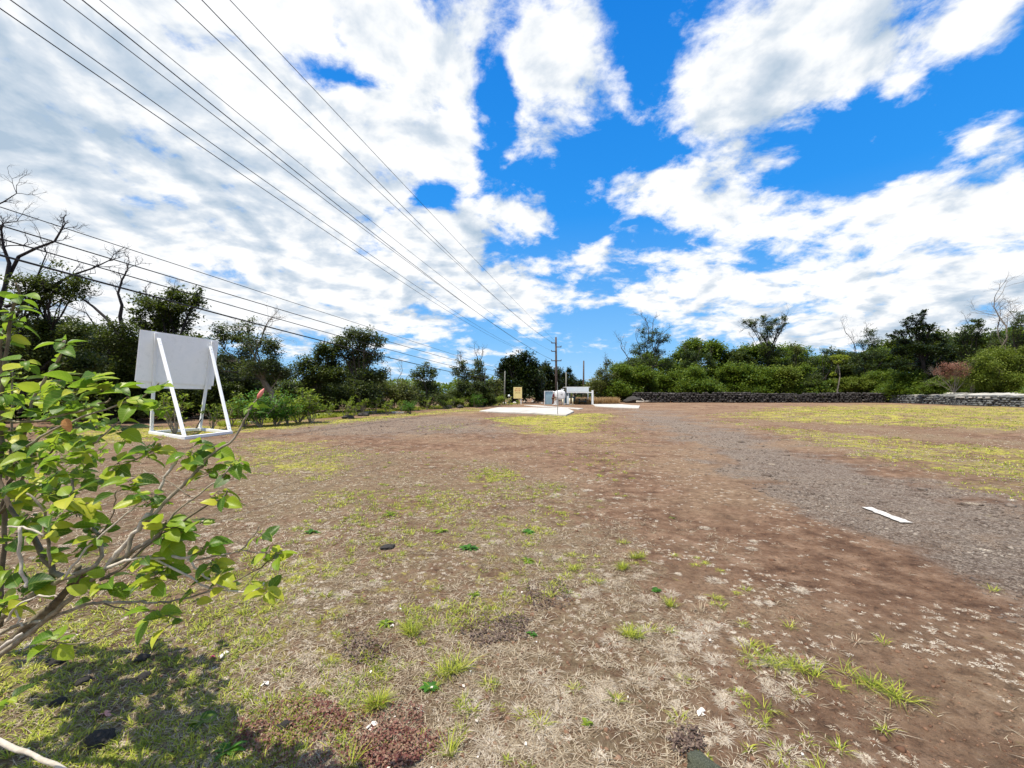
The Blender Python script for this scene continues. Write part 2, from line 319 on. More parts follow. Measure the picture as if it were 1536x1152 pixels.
def make_ground():
    R = [0.25]
    while R[-1] < 900: R.append(R[-1] * 1.026)
    R = np.array(R)
    a1 = np.linspace(-65, 65, 420); a2 = np.linspace(65, 295, 60)[1:-1]
    A = np.radians(np.concatenate([a1, a2]))
    rr, aa = np.meshgrid(R, A, indexing='ij')
    x = (rr * np.sin(aa)).ravel(); y = (rr * np.cos(aa)).ravel(); z = gz(x, y)
    V = np.stack([x, y, z], 1); nr, na = rr.shape
    V = np.vstack([V, [[0, 0, 0]]])
    i, j = np.meshgrid(np.arange(nr - 1), np.arange(na), indexing='ij')
    j2 = (j + 1) % na
    Fq = np.stack([i * na + j, (i + 1) * na + j, (i + 1) * na + j2, i * na + j2], -1).reshape(-1, 4)[:, ::-1]
    # centre cap built from quads split in two around the middle
    c = len(V) - 1
    j = np.arange(0, na, 2)
    cap = np.stack([np.full(len(j), c), (j + 2) % na, (j + 1) % na, j], 1)
    o = mesh_np('ground', V, np.vstack([Fq, cap]), None, None, True)
    xx, yy = V[:, 0], V[:, 1]
    col = np.stack([zone(xx, yy, ZGREEN, .085), zone(xx, yy, ZG, .12), zone(xx, yy, ZDRY, .10), np.ones(len(xx))], 1).astype(np.float32)
    at = o.data.color_attributes.new('cover', 'FLOAT_COLOR', 'POINT'); at.data.foreach_set('color', col.ravel())
    # material
    m, nt, N, L = nodes('ground_soil')
    out = N.new('ShaderNodeOutputMaterial'); b = N.new('ShaderNodeBsdfPrincipled'); tc = N.new('ShaderNodeTexCoord')
    vec = tc.outputs['Object']
    ca = N.new('ShaderNodeVertexColor'); ca.layer_name = 'cover'; sp = N.new('ShaderNodeSeparateColor'); L.new(ca.outputs['Color'], sp.inputs[0])
    g, v, dr = sp.outputs[0], sp.outputs[1], sp.outputs[2]
    big = noise_node(N, L, vec, 0.35, 5, 0.6); med = noise_node(N, L, vec, 3.0, 8, 0.7); fine = noise_node(N, L, vec, 28, 8, 0.75); med2 = noise_node(N, L, vec, 9.0, 8, 0.7, 0.4)
    s1 = ramp(N, [(0.32, (0.075, 0.038, 0.022)), (0.5, (0.205, 0.120, 0.072)), (0.68, (0.36, 0.24, 0.155))]); L.new(med.outputs['Fac'], s1.inputs['Fac'])
    s2 = ramp(N, [(0.32, (0.14, 0.083, 0.047)), (0.68, (0.40, 0.28, 0.175))]); L.new(med2.outputs['Fac'], s2.inputs['Fac'])
    soil = mix(N, L, ramp_out(N, L, big.outputs['Fac'], 0.42, 0.62), s1.outputs['Color'], s2.outputs['Color'])
    soil = mix(N, L, ramp_out(N, L, fine.outputs['Fac'], 0.55, 0.75, 0.55), soil, (0.36, 0.28, 0.20))
    soil = mix(N, L, ramp_out(N, L, fine.outputs['Fac'], 0.46, 0.30, 0.6), soil, (0.045, 0.028, 0.022))
    sp1 = noise_node(N, L, vec, 75, 4, 0.8); sp2 = noise_node(N, L, vec, 11, 12, 0.85, 0.3)
    soil = mix(N, L, ramp_out(N, L, sp2.outputs['Fac'], 0.50, 0.36, 0.75), soil, (0.04, 0.026, 0.017))
    soil = mix(N, L, ramp_out(N, L, sp2.outputs['Fac'], 0.55, 0.66, 0.7), soil, (0.42, 0.34, 0.25))
    # dry thatch
    dn = noise_node(N, L, vec, 14, 8, 0.8, 1.0)
    dcol = ramp(N, [(0.32, (0.07, 0.048, 0.026)), (0.5, (0.20, 0.15, 0.085)), (0.68, (0.44, 0.36, 0.23))]); L.new(dn.outputs['Fac'], dcol.inputs['Fac'])
    dm = mth(N, L, 'ADD', mth(N, L, 'MULTIPLY', dr, 0.75), mth(N, L, 'MULTIPLY', mth(N, L, 'SUBTRACT', med2.outputs['Fac'], 0.5), 1.8))
    dm = mth(N, L, 'ADD', dm, mth(N, L, 'MULTIPLY', mth(N, L, 'SUBTRACT', big.outputs['Fac'], 0.5), 1.0))
    soil = mix(N, L, ramp_out(N, L, dm, 0.38, 0.75, 0.75), soil, dcol.outputs['Color'])
    # gravel
    vo = N.new('ShaderNodeTexVoronoi'); vo.inputs['Scale'].default_value = 42; L.new(vec, vo.inputs['Vector'])
    gcol = ramp(N, [(0.3, (0.085, 0.063, 0.047)), (0.5, (0.21, 0.168, 0.13)), (0.70, (0.40, 0.34, 0.27))]); L.new(mix(N, L, 0.5, vo.outputs['Color'], fine.outputs['Fac']), gcol.inputs['Fac'])
    gm = mth(N, L, 'ADD', v, mth(N, L, 'MULTIPLY', mth(N, L, 'SUBTRACT', med.outputs['Fac'], 0.5), 2.4))
    soil = mix(N, L, ramp_out(N, L, gm, 0.25, 1.15, 0.85), soil, gcol.outputs['Color'])
    soil = mix(N, L, mth(N, L, 'MULTIPLY', ramp_out(N, L, sp1.outputs['Fac'], 0.50, 0.36, 0.85), v), soil, (0.03, 0.026, 0.024))
    soil = mix(N, L, mth(N, L, 'MULTIPLY', ramp_out(N, L, sp1.outputs['Fac'], 0.55, 0.66, 0.8), v), soil, (0.48, 0.43, 0.37))
    soil = mix(N, L, ramp_out(N, L, dn.outputs['Fac'], 0.42, 0.30, 0.6), soil, (0.05, 0.034, 0.02))
    # green turf seen between the blades and further off
    tn = noise_node(N, L, vec, 5.5, 10, 0.8, 0.6)
    tcol = ramp(N, [(0.36, (0.13, 0.10, 0.03)), (0.5, (0.40, 0.38, 0.05)), (0.64, (0.74, 0.68, 0.13))]); L.new(noise_node(N, L, vec, 18, 8, 0.8).outputs['Fac'], tcol.inputs['Fac'])
    gm2 = mth(N, L, 'ADD', mth(N, L, 'MULTIPLY', g, 0.9), mth(N, L, 'MULTIPLY', mth(N, L, 'SUBTRACT', tn.outputs['Fac'], 0.5), 3.4))
    gm2 = mth(N, L, 'ADD', gm2, mth(N, L, 'MULTIPLY', mth(N, L, 'SUBTRACT', noise_node(N, L, vec, 0.9, 6, 0.7, 0.5).outputs['Fac'], 0.5), 2.2))
    soil = mix(N, L, ramp_out(N, L, gm2, 0.55, 1.05, 0.85), soil, tcol.outputs['Color'])
    L.new(soil, b.inputs['Base Color']); b.inputs['Roughness'].default_value = 0.95; b.inputs['Specular IOR Level'].default_value = 0.15
    bn = noise_node(N, L, vec, 7, 14, 0.72)
    bp = N.new('ShaderNodeBump'); bp.inputs['Strength'].default_value = 1.0; bp.inputs['Distance'].default_value = 0.10
    L.new(bn.outputs['Fac'], bp.inputs['Height'])
    bp2 = N.new('ShaderNodeBump'); bp2.inputs['Strength'].default_value = 0.3; bp2.inputs['Distance'].default_value = 0.01
    L.new(vo.outputs['Distance'], bp2.inputs['Height']); L.new(bp.outputs['Normal'], bp2.inputs['Normal']); L.new(bp2.outputs['Normal'], b.inputs['Normal'])
    L.new(b.outputs['BSDF'], out.inputs['Surface'])
    o.data.materials.append(m)
    return tag(o, kind='structure')
def ramp_out(N, L, val, a, b, top=1.0):
    m = N.new('ShaderNodeMapRange'); m.interpolation_type = 'SMOOTHSTEP'
    L.new(val, m.inputs[0]); m.inputs[1].default_value = a; m.inputs[2].default_value = b; m.inputs[3].default_value = 0; m.inputs[4].default_value = top
    return m.outputs[0]
make_ground()

# ------------------------------------------------------------------ scattered ground cover
def scatter_pts(n, r0, r1, amax=57):
    r = r0 * (r1 / r0) ** rng.random(n); a = np.radians(rng.uniform(-amax, amax, n))
    return r * np.sin(a), r * np.cos(a)
def blades(cx, cy, nb, spread, h, w, lean, cz=None, flat=0.0):
    """cx,cy arrays of tuft centres; per tuft nb blades -> (V,F) of 5-vertex bent blades"""
    n = len(cx); cx = np.repeat(cx, nb); cy = np.repeat(cy, nb)
    spread = np.repeat(spread, nb); h = np.repeat(h, nb) * rng.uniform(0.5, 1.2, n * nb); w = np.repeat(w, nb)
    a = rng.uniform(0, 2 * np.pi, n * nb); rad = spread * np.sqrt(rng.random(n * nb))
    bx = cx + rad * np.cos(a); by = cy + rad * np.sin(a); bz = gz(bx, by) - 0.002
    a = a + rng.normal(0, 0.7, n * nb); ln = lean * rng.uniform(0.4, 1.3, n * nb)
    dx, dy = np.cos(a), np.sin(a); px, py = -dy, dx
    tw = rng.normal(0, 0.5, n * nb)
    def at(t, side):
        out = h * (ln * t ** 1.3 + 0.0); up = h * (t - 0.45 * np.minimum(ln, 1.6) * t * t)
        up = np.maximum(up, 0.003) * (1 - flat) + flat * 0.006
        sx = dx * out + px * (out * tw * 0.5 * t); sy = dy * out + py * (out * tw * 0.5 * t)
        return np.stack([bx + sx + side * px * w, by + sy + side * py * w, bz + up], 1)
    V = np.stack([at(0.0, -1), at(0.0, 1), at(0.55, 0.8), at(0.55, -0.8), at(1.0, 0.0)], 1)
    k = np.arange(n * nb)[:, None] * 5
    Fq = np.concatenate([k + np.array([[0, 1, 2]]), k + np.array([[0, 2, 3]]), k + np.array([[3, 2, 4]])], 1).reshape(-1, 3)
    return V.reshape(-1, 3), Fq
def join(parts):
    off = 0; VV = []; FF = []
    for V, Fq in parts: VV.append(V); FF.append(Fq + off); off += len(V)
    return np.vstack(VV), np.vstack(FF)

# green grass
parts = []
x, y = scatter_pts(120000, 1.3, 60)
g = zone(x, y, ZGREEN); nse = fbm(x * 1.6 + 40, y * 1.6, 4)
patch = smooth(0.42, 0.60, nse * 0.5 + .25 * fbm(x * .5 + 9, y * .5, 3) + 0.25 * fbm(x * 9, y * 9, 2) + (g - 0.5) * 0.38)
d = np.hypot(x, y)
keep = rng.random(len(x)) < np.where(g > 0.05, g, 0) * patch * np.where(d < 8, 0.75, 0.6)
x, y, d, gg = x[keep], y[keep], d[keep], g[keep]
near = d < 9
for msk, nb in ((near, 9), (~near, 5)):
    xs, ys, ds = x[msk], y[msk], d[msk]
    hh = rng.uniform(0.014, 0.05, len(xs)) + 0.0011 * ds
    parts.append(blades(xs, ys, nb, 0.015 + 0.004 * ds, hh, 0.0010 + 0.00042 * ds, 1.1))
sx, sy = scatter_pts(2600, 1.6, 12, 50)
kp = (sx < 1.6 + .1 * sy) & (rng.random(len(sx)) < smooth(.4, .62, fbm(sx * 1.9 + 30, sy * 1.9, 3)) * .42) & (zone(sx, sy, ZG) < .3); sx, sy = sx[kp], sy[kp]; sdd = np.hypot(sx, sy)
parts.append(blades(sx, sy, 26, rng.uniform(.008, .035, len(sx)) + .002 * sdd, rng.uniform(.018, .06, len(sx)), .0008 + .00034 * sdd, 1.3))
V, Fq = join(parts)
tag(mesh_np('grass', V, Fq, M['grass_green']), 'short yellow green grass growing in patches over the bare soil', 'grass', kind='stuff')
# dry thatch
parts = []
x, y = scatter_pts(110000, 1.2, 40)
dz = zone(x, y, ZDRY); nse = fbm(x * 1.3 + 9, y * 1.3 + 70, 4); d = np.hypot(x, y)
patch = smooth(0.42, 0.60, nse * 0.5 + 0.5 * fbm(x * 5, y * 5, 3) + (dz - 0.5) * 0.2)
keep = rng.random(len(x)) < (0.02 + dz) * patch * 0.5
x, y, d = x[keep], y[keep], d[keep]
parts.append(blades(x, y, 7, 0.025 + 0.004 * d, rng.uniform(0.012, 0.038, len(x)) + 0.0008 * d, 0.0008 + 0.00035 * d, 2.2))
V, Fq = join(parts)
tag(mesh_np('dry_grass', V, Fq, M['grass_dry']), 'matted dry straw coloured grass over the brown soil', 'dry grass', kind='stuff')
# pale bleached cushions of dead grass
cx, cy = scatter_pts(1500, 1.5, 14, 52)
dz = zone(cx, cy, ZDRY)
band = smooth(0.9, -0.2, np.abs(cx - 0.9 - 0.02 * cy)) * 0.55
keep = rng.random(len(cx)) < (0.07 + 0.22 * dz + band) * smooth(0.38, 0.6, fbm(cx * 1.1 + 3, cy * 1.1, 3))
cx, cy = cx[keep], cy[keep]
for p_, r_ in (((812, 1012), .1), ((838, 1042), .06), ((896, 1040), .07), ((905, 1050), .09), ((1000, 980), .05), ((840, 1072), .05), ((905, 1078), .05), ((838, 1105), .055), ((900, 1130), .07), ((690, 1130), .06), ((735, 1110), .09), ((780, 1060), .08), ((1080, 1095), .05), ((1110, 965), .035), ((1060, 951), .03), ((1190, 1038), .04), ((985, 1010), .08), ((1020, 1060), .10), ((1060, 1110), .1), ((460, 985), .09), ((520, 1015), .08), ((660, 905), .05), ((840, 838), .05), ((800, 880), .06)):
    q = G(*p_); cx = np.append(cx, q.x); cy = np.append(cy, q.y)
tx, ty = scatter_pts(15000, 1.5, 24, 55)
kp = (rng.random(len(tx)) < smooth(.34, .60, fbm(tx * 1.4, ty * 1.4, 3)) * .8) & (zone(tx, ty, ZG) < .6); tx, ty = tx[kp], ty[kp]
td = np.hypot(tx, ty); ts_ = rng.uniform(.003, .017, len(tx)) ** 1.0 + .0008 * td
Vs, Fs = blades(tx, ty, 22, ts_, ts_ * .35 + .004, .0006 + .0003 * td, 2.4)
tag(mesh_np('straw_specks', Vs, Fs, M['grass_white']), 'tiny pale tufts and straws specking the bare red soil', 'dead grass', kind='stuff')
parts = []
sz = rng.uniform(0.015, 0.065, len(cx))
parts.append(blades(cx, cy, 150, sz, sz * 0.30 + 0.007, 0.0006 + 0.00020 * np.hypot(cx, cy), 2.4))
V, Fq = join(parts)
tag(mesh_np('bleached_grass', V, Fq, M['grass_white']), 'small bleached cushions of dead grass dotted over the soil', 'dead grass', kind='stuff')

# small leafy creepers: one mat red, one brown
def leaflets(pts, size, up=0.3, ang=None, zadd=0.01):
    """pts (n,3); diamond leaflets folded on the midrib"""
    n = len(pts); a = rng.uniform(0, 2 * np.pi, n) if ang is None else ang
    e = rng.normal(0.15, up, n); s = size * rng.uniform(0.6, 1.3, n)
    ux = np.stack([np.cos(a) * np.cos(e), np.sin(a) * np.cos(e), np.sin(e)], 1)
    px = np.stack([-np.sin(a), np.cos(a), rng.normal(0, 0.35, n)], 1); px /= np.linalg.norm(px, axis=1)[:, None]
    nz = np.cross(ux, px)
    S = s[:, None]
    A = pts; B = pts + ux * S * 0.45 + px * S * 0.36 + nz * S * 0.08; Cc = pts + ux * S; D = pts + ux * S * 0.45 - px * S * 0.36 + nz * S * 0.08
    V = np.stack([A, B, Cc, D], 1).reshape(-1, 3); k = np.arange(n)[:, None] * 4
    return V, np.concatenate([k + np.array([[0, 2, 1]]), k + np.array([[0, 3, 2]])], 1).reshape(-1, 3)
def mat_pts(ells, n):
    out = []
    for px, py, rx, ry, k in ells:
        m = int(n * k); a = rng.uniform(0, 2 * np.pi, m); r = np.sqrt(rng.random(m)) * (0.7 + 0.6 * vnoise(a * 1.5 + px, a * 0 + py))
        X = px + rx * r * np.cos(a); Y = py + ry * r * np.sin(a)
        q = np.array([G(u, v)[:] for u, v in zip(X, Y)]); q[:, 2] = gz(q[:, 0], q[:, 1]) + rng.uniform(0.002, 0.022, m); out.append(q)
    return np.vstack(out)
pts = mat_pts([(520, 1100, 130, 48, 1.0), (590, 1125, 60, 40, 0.5), (470, 1075, 60, 30, 0.4), (400, 1120, 50, 30, 0.15), (380, 1100, 40, 20, .1)], 2300)
V, Fq = leaflets(pts, 0.014, up=.5)
tag(mesh_np('red_creeper', V, Fq, M['red_cover']), 'low mat of tiny dark red leaves at the bottom of the photo', 'ground cover', kind='stuff')
pts = mat_pts([(740, 945, 50, 22, 0.6), (820, 893, 34, 22, 0.4), (770, 930, 25, 10, .2), (545, 970, 35, 22, .3), (1030, 1110, 30, 20, .25)], 1600)
V, Fq = leaflets(pts, 0.016)
tag(mesh_np('brown_creeper', V, Fq, M['brown_cover']), 'low mats of small withered brown leaves on the bare soil', 'ground cover', kind='stuff')

# pebbles and clods
_ico_v = []
t_ = (1 + 5 ** .5) / 2
_iv = np.array([(-1, t_, 0), (1, t_, 0), (-1, -t_, 0), (1, -t_, 0), (0, -1, t_), (0, 1, t_), (0, -1, -t_), (0, 1, -t_), (t_, 0, -1), (t_, 0, 1), (-t_, 0, -1), (-t_, 0, 1)]) / 1.902
_if = np.array([(0, 11, 5), (0, 5, 1), (0, 1, 7), (0, 7, 10), (0, 10, 11), (1, 5, 9), (5, 11, 4), (11, 10, 2), (10, 7, 6), (7, 1, 8), (3, 9, 4), (3, 4, 2), (3, 2, 6), (3, 6, 8), (3, 8, 9), (4, 9, 5), (2, 4, 11), (6, 2, 10), (8, 6, 7), (9, 8, 1)])
def stones(x, y, z, s, flat=0.6, jit=0.25):
    n = len(x); T = _iv[None] * (1 + rng.normal(0, jit, (n, 12, 1)))
    a = rng.uniform(0, 2 * np.pi, n); c, sn = np.cos(a), np.sin(a)
    sx = rng.uniform(0.7, 1.4, n)
    X = T[:, :, 0] * sx[:, None]; Y = T[:, :, 1]; Z = T[:, :, 2] * flat
    V = np.stack([X * c[:, None] - Y * sn[:, None], X * sn[:, None] + Y * c[:, None], Z], 2) * s[:, None, None] + np.stack([x, y, z], 1)[:, None]
    return V.reshape(-1, 3), (_if[None] + (np.arange(n) * 12)[:, None, None]).reshape(-1, 3)
x, y = scatter_pts(110000, 2.0, 30, 55)
v = zone(x, y, ZG, .12); keep = rng.random(len(x)) < smooth(0.1, 1.0, v) * smooth(.3, .6, fbm(x * 1.7, y * 1.7, 3)) * 0.8; x, y = x[keep], y[keep]; d = np.hypot(x, y)
s = np.abs(rng.lognormal(-4.8, 0.55, len(x))) + 0.0004 * d
V, Fq = stones(x, y, gz(x, y) + s * 0.15, s)
tag(mesh_np('gravel', V, Fq, M['pebble']), 'loose grey lava gravel spread along the track', 'gravel', kind='stuff')
x, y = scatter_pts(60000, 1.3, 24, 56)
v = zone(x, y, ZG); gr = zone(x, y, ZGREEN); keep = rng.random(len(x)) < (1 - v) * (1 - 0.7 * gr) * 0.55; x, y = x[keep], y[keep]; d = np.hypot(x, y)
s = np.abs(rng.lognormal(-5.75, 0.6, len(x))) + 0.0003 * d
V, Fq = stones(x, y, gz(x, y) + s * 0.1, s)
tag(mesh_np('soil_clods', V, Fq, M['clod']), 'small clods and grit of red brown soil', 'soil', kind='stuff')
# fallen petals and leaf litter, very small
x, y = scatter_pts(420, 1.6, 7, 52)
keep = (rng.random(len(x)) < np.where(x < 0.3, 0.5, 0.12)); x, y = x[keep], y[keep]
V, Fq = leaflets(np.stack([x, y, gz(x, y) + 0.012], 1), 0.017)
tag(mesh_np('leaf_litter', V, Fq, M['litter']), 'scattered pale dead leaves and chips lying on the ground', 'leaf litter', kind='stuff')

# ------------------------------------------------------------------ flat pads, painted line
def pad(name, px_pts, th, mat, kind=None, label=None, cat=None, z0=-0.02, wob=0.0):
    pts = [G(*p) for p in px_pts]; v = []; n = len(pts)
    c = sum(pts, Vector()) / n; c.z = 0
    for z in (z0, th):
        for p in pts: v.append((p.x - c.x, p.y - c.y, z))
    f = [tuple(range(n))[::-1], tuple(range(n, 2 * n))] + [(i, (i + 1) % n, n + (i + 1) % n, n + i) for i in range(n)]
    me = bpy.data.meshes.new(name); me.from_pydata(v, [], f); me.update()
    bm_fix(me)
    o = new_obj(name, me, mat); o.location = c
    md = o.modifiers.new('b', 'BEVEL'); md.width = 0.015; md.segments = 2; md.limit_method = 'ANGLE'
    return tag(o, label, cat, kind=kind)
def bm_fix(me):
    import bmesh
    bm = bmesh.new(); bm.from_mesh(me); bmesh.ops.recalc_face_normals(bm, faces=bm.faces); bm.to_mesh(me); bm.free()
pad('concrete_pad', [(719, 618.0), (746, 612.4), (800, 612.6), (850, 613.2), (861, 618.4), (849, 624.4), (797, 621.3), (742, 619.6)], 0.10, M['concrete'], 'structure')
pad('driveway', [(786, 608.2), (806, 608.4), (830, 610.6), (875, 613.2), (868, 614.6), (834, 611.6), (800, 609.9)], 0.06, M['concrete'], 'structure')
pad('concrete_apron', [(889, 607.0), (928, 606.8), (960, 609.4), (958, 613.2), (925, 612.2), (893, 610.2)], 0.08, M['concrete'], 'structure')
# worn white dash on the track
def dash():
    a, b = G(1300, 760), G(1360, 782); d = (b - a); L_ = d.length; d.normalize(); s = Vector((-d.y, d.x, 0)); n = 11
    v = []; f = []
    for i in range(n + 1):
        t = i / n; w = 0.075
        for sd in (-1, 1):
            q = a + d * L_ * t + s * sd * (w + random.uniform(-0.022, 0.006))
            v.append((q.x, q.y, gz1(q.x, q.y) + 0.016 + random.uniform(0, 0.003)))
        if i: f.append((2 * i - 2, 2 * i, 2 * i + 1, 2 * i - 1))
    me = bpy.data.meshes.new('painted_line'); me.from_pydata(v, [], f); me.update(); return tag(new_obj('painted_line', me, M['paint_line']), kind='structure')
dash()

# ------------------------------------------------------------------ trees
def wav(a, b, n, amp, sag=0.0):
    a, b = Vector(a), Vector(b); L_ = (b - a).length; out = []
    o1 = Vector((random.gauss(0, 1), random.gauss(0, 1), random.gauss(0, 0.6))) * amp * L_
    o2 = Vector((random.gauss(0, 1), random.gauss(0, 1), random.gauss(0, 0.6))) * amp * L_ * 0.5
    for i in range(n + 1):
        t = i / n
        out.append(a.lerp(b, t) + o1 * math.sin(math.pi * t) + o2 * math.sin(2 * math.pi * t) + Vector((0, 0, sag * L_ * math.sin(math.pi * t))))
    return out
def twig(mb, p, dr, L_, r, depth, out=None):
    n = 4; pts = [Vector(p)]; d = dr.normalized()
    for i in range(n):
        d = (d + Vector((random.gauss(0, .28), random.gauss(0, .28), random.gauss(0.02, .22)))).normalized()
        pts.append(pts[-1] + d * L_ / n)
    mb.tube(pts, [r * (1 - 0.55 * i / n) for i in range(n + 1)], 4 if depth < 3 else 5, False)
    if out is not None: out.append(pts[-1])
    if depth > 0:
        for i in range(2, n + 1):
            for _ in range(random.choice((1, 1, 2))):
                q = pts[i]; ax = Vector((random.gauss(0, 1), random.gauss(0, 1), random.gauss(0.25, .7))).normalized()
                twig(mb, q, d * 0.8 + ax * 0.85, L_ * random.uniform(.45, .7), r * 0.5, depth - 1, out)
def build_tree(name, label, cat, base, blobs, leaf=0.2, dens=1.0, lmat='leaf_dark', bmat='bark', tr=0.16, group=None, bare=(), limbs=(), fork=None, sig=0.20, flat=0.7, trunks=1, seed=0, sub=7, cover=1.0):
    """base: Vector on the ground; blobs: [(Vector centre, radius m)]"""
    st = random.getstate(); random.seed(seed * 77 + 5); global rng; rg = np.random.default_rng(seed + 100)
    base = Vector(base); root = empty(name, base, label, cat, group); mb = MB(); cen = []
    mean = sum((b[0] for b in blobs), Vector()) / max(1, len(blobs)) if blobs else base + Vector((0, 0, 3))
    lo = min([b[0].z - b[1] for b in blobs] or [2])
    fk = fork if fork is not None else Vector((base.x * .5 + mean.x * .5, base.y, max(0.8, min(lo + 0.3, mean.z * 0.45))))
    for k in range(trunks):
        off = Vector((random.uniform(-1, 1), random.uniform(-1, 1), 0)) * (0.0 if trunks == 1 else tr * 4)
        pt = wav(base + off + Vector((0, 0, -0.15)), fk + off * 0.6, 6, 0.05)
        mb.tube(pt, [tr * (1.35 - 0.55 * i / 6) / (1 if trunks == 1 else 1.4) for i in range(7)], 8, False)
    for (c, R) in blobs:
        L_ = (c - fk).length
        st_ = fk if random.random() < .7 else base.lerp(fk, random.uniform(.6, .95))
        pl = wav(st_, c, 6, 0.07, 0.04); r0 = tr * min(0.62, 0.25 + R / 6)
        mb.tube(pl, [r0 * (1 - 0.72 * i / 6) for i in range(7)], 6, False)
        for s in range(sub):
            q = pl[random.choice((3, 4, 5, 6))]
            v = Vector((random.gauss(0, 1), random.gauss(0, 1), random.gauss(0.15, .8))).normalized()
            e = c + Vector((v.x, v.y, v.z * 0.85)) * R * random.uniform(.55, .98)
            sp = wav(q, e, 4, 0.08, 0.03)
            mb.tube(sp, [r0 * .34 * (1 - 0.7 * i / 4) for i in range(5)], 4, False)
            cen.append((e, R)); cen.append((sp[2], R * 0.8)); cen.append((sp[3], R * .9))
            for t in range(2):
                v2 = Vector((random.gauss(0, 1), random.gauss(0, 1), random.gauss(0.1, .6))).normalized()
                e2 = sp[3] + v2 * R * 0.4; mb.tube(wav(sp[3], e2, 3, .1), [r0 * .14, r0 * .11, r0 * .07, r0 * .03], 3, False); cen.append((e2, R * .8))
    for poly, r in limbs:
        m = len(poly); mb.tube(poly, [r * (1 - 0.7 * i / (m - 1)) for i in range(m)], 6, False)
        for i in range(max(1, m // 2), m):
            dr = (poly[i] - poly[i - 1])
            for _ in range(2 if i < m - 1 else 3):
                ax = Vector((random.gauss(0, 1), random.gauss(0, .6), random.gauss(0.2, .8))).normalized()
                L_ = max(0.35, dr.length * random.uniform(.6, 1.1)); twig(mb, poly[i], dr.normalized() + ax * .9, L_, r * .28, 2)
    for p, e, r in bare:
        dr = e - p; mb.tube(wav(p, e, 5, .06), [r * (1 - .6 * i / 5) for i in range(6)], 5, False)
        for t in (.35, .5, .65, .8, .92, 1):
            ax = Vector((random.gauss(0, 1), random.gauss(0, .8), random.gauss(0.2, .5))).normalized()
            twig(mb, p.lerp(e, t), dr.normalized() + ax * .8, dr.length * random.uniform(.2, .4), r * .35, 2)
    mb.build('trunk', M[bmat], root, True, origin=base)
    if cen:
        Ps = []
        for c, R in cen:
            k = max(8, int(dens * 4.6 * (R * R) / (leaf * leaf) / max(1, sub) * 1.25))
            q = rg.normal(0, 1, (k, 3)) * np.array([1, 1, flat]) * (R * sig) + np.array(c[:]); Ps.append(q)
        pts = np.vstack(Ps) - np.array(base[:]); pts = pts[pts[:, 2] > 0.15]
        save = rng; rng = rg
        V, Fq = leaflets(pts, leaf, up=0.55); rng = save
        mesh_np('crown', V, Fq, M[lmat], root)
    random.setstate(st)
    return root
def tree_px(name, label, cat, d, bx, blobs, bare=(), limbs=(), fork=None, **kw):
    base = XG(bx, d); rr = random.Random(int(bx * 7 + d)); kw.setdefault('seed', int(abs(bx)) + int(d) * 3)
    B = [(P(px, py, d + rr.uniform(-.6, .6) * r / F * d), r / F * d) for px, py, r in blobs]
    BR = [(P(*a, d), P(*b, d + rr.uniform(-.5, .5)), r) for a, b, r in bare]
    LM = [([P(u, v, d + 0.15 * rr.uniform(-1, 1)) for u, v in pl], r) for pl, r in limbs]
    fk = P(*fork, d) if fork else None
    return build_tree(name, label, cat, base, B, bare=BR, limbs=LM, fork=fk, **kw)

TG = 'trees of the dark wood on the left'
# far-left old tree with bare dark limbs against the clouds
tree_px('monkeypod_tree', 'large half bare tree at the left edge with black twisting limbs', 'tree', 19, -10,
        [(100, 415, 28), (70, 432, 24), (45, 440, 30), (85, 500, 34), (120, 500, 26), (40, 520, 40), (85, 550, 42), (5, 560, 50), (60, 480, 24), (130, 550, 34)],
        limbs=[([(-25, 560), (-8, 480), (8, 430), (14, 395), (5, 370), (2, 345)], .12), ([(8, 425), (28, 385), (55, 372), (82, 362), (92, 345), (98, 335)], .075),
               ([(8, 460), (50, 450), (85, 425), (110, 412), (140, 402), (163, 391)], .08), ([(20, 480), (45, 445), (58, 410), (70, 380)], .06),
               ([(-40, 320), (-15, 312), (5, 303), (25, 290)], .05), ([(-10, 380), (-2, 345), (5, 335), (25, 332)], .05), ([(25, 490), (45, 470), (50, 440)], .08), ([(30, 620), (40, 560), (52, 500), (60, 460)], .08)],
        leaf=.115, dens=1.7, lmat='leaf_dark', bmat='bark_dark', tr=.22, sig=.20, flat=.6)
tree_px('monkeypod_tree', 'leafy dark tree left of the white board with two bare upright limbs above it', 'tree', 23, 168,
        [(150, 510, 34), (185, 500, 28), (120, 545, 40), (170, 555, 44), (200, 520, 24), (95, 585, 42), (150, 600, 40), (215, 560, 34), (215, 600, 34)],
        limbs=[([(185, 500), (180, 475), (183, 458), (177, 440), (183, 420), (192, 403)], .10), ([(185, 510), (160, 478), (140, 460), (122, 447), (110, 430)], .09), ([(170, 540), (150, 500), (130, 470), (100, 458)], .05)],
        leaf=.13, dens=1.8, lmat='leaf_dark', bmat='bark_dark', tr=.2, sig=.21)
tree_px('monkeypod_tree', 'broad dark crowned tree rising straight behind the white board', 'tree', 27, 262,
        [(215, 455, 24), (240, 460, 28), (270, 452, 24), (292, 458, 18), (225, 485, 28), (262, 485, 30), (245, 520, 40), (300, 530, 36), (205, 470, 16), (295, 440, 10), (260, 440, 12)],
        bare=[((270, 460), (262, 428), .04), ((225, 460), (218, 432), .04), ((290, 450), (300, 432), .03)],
        leaf=.16, dens=1.6, lmat='leaf_dark', bmat='bark_dark', tr=.24, sig=.24, flat=.6)
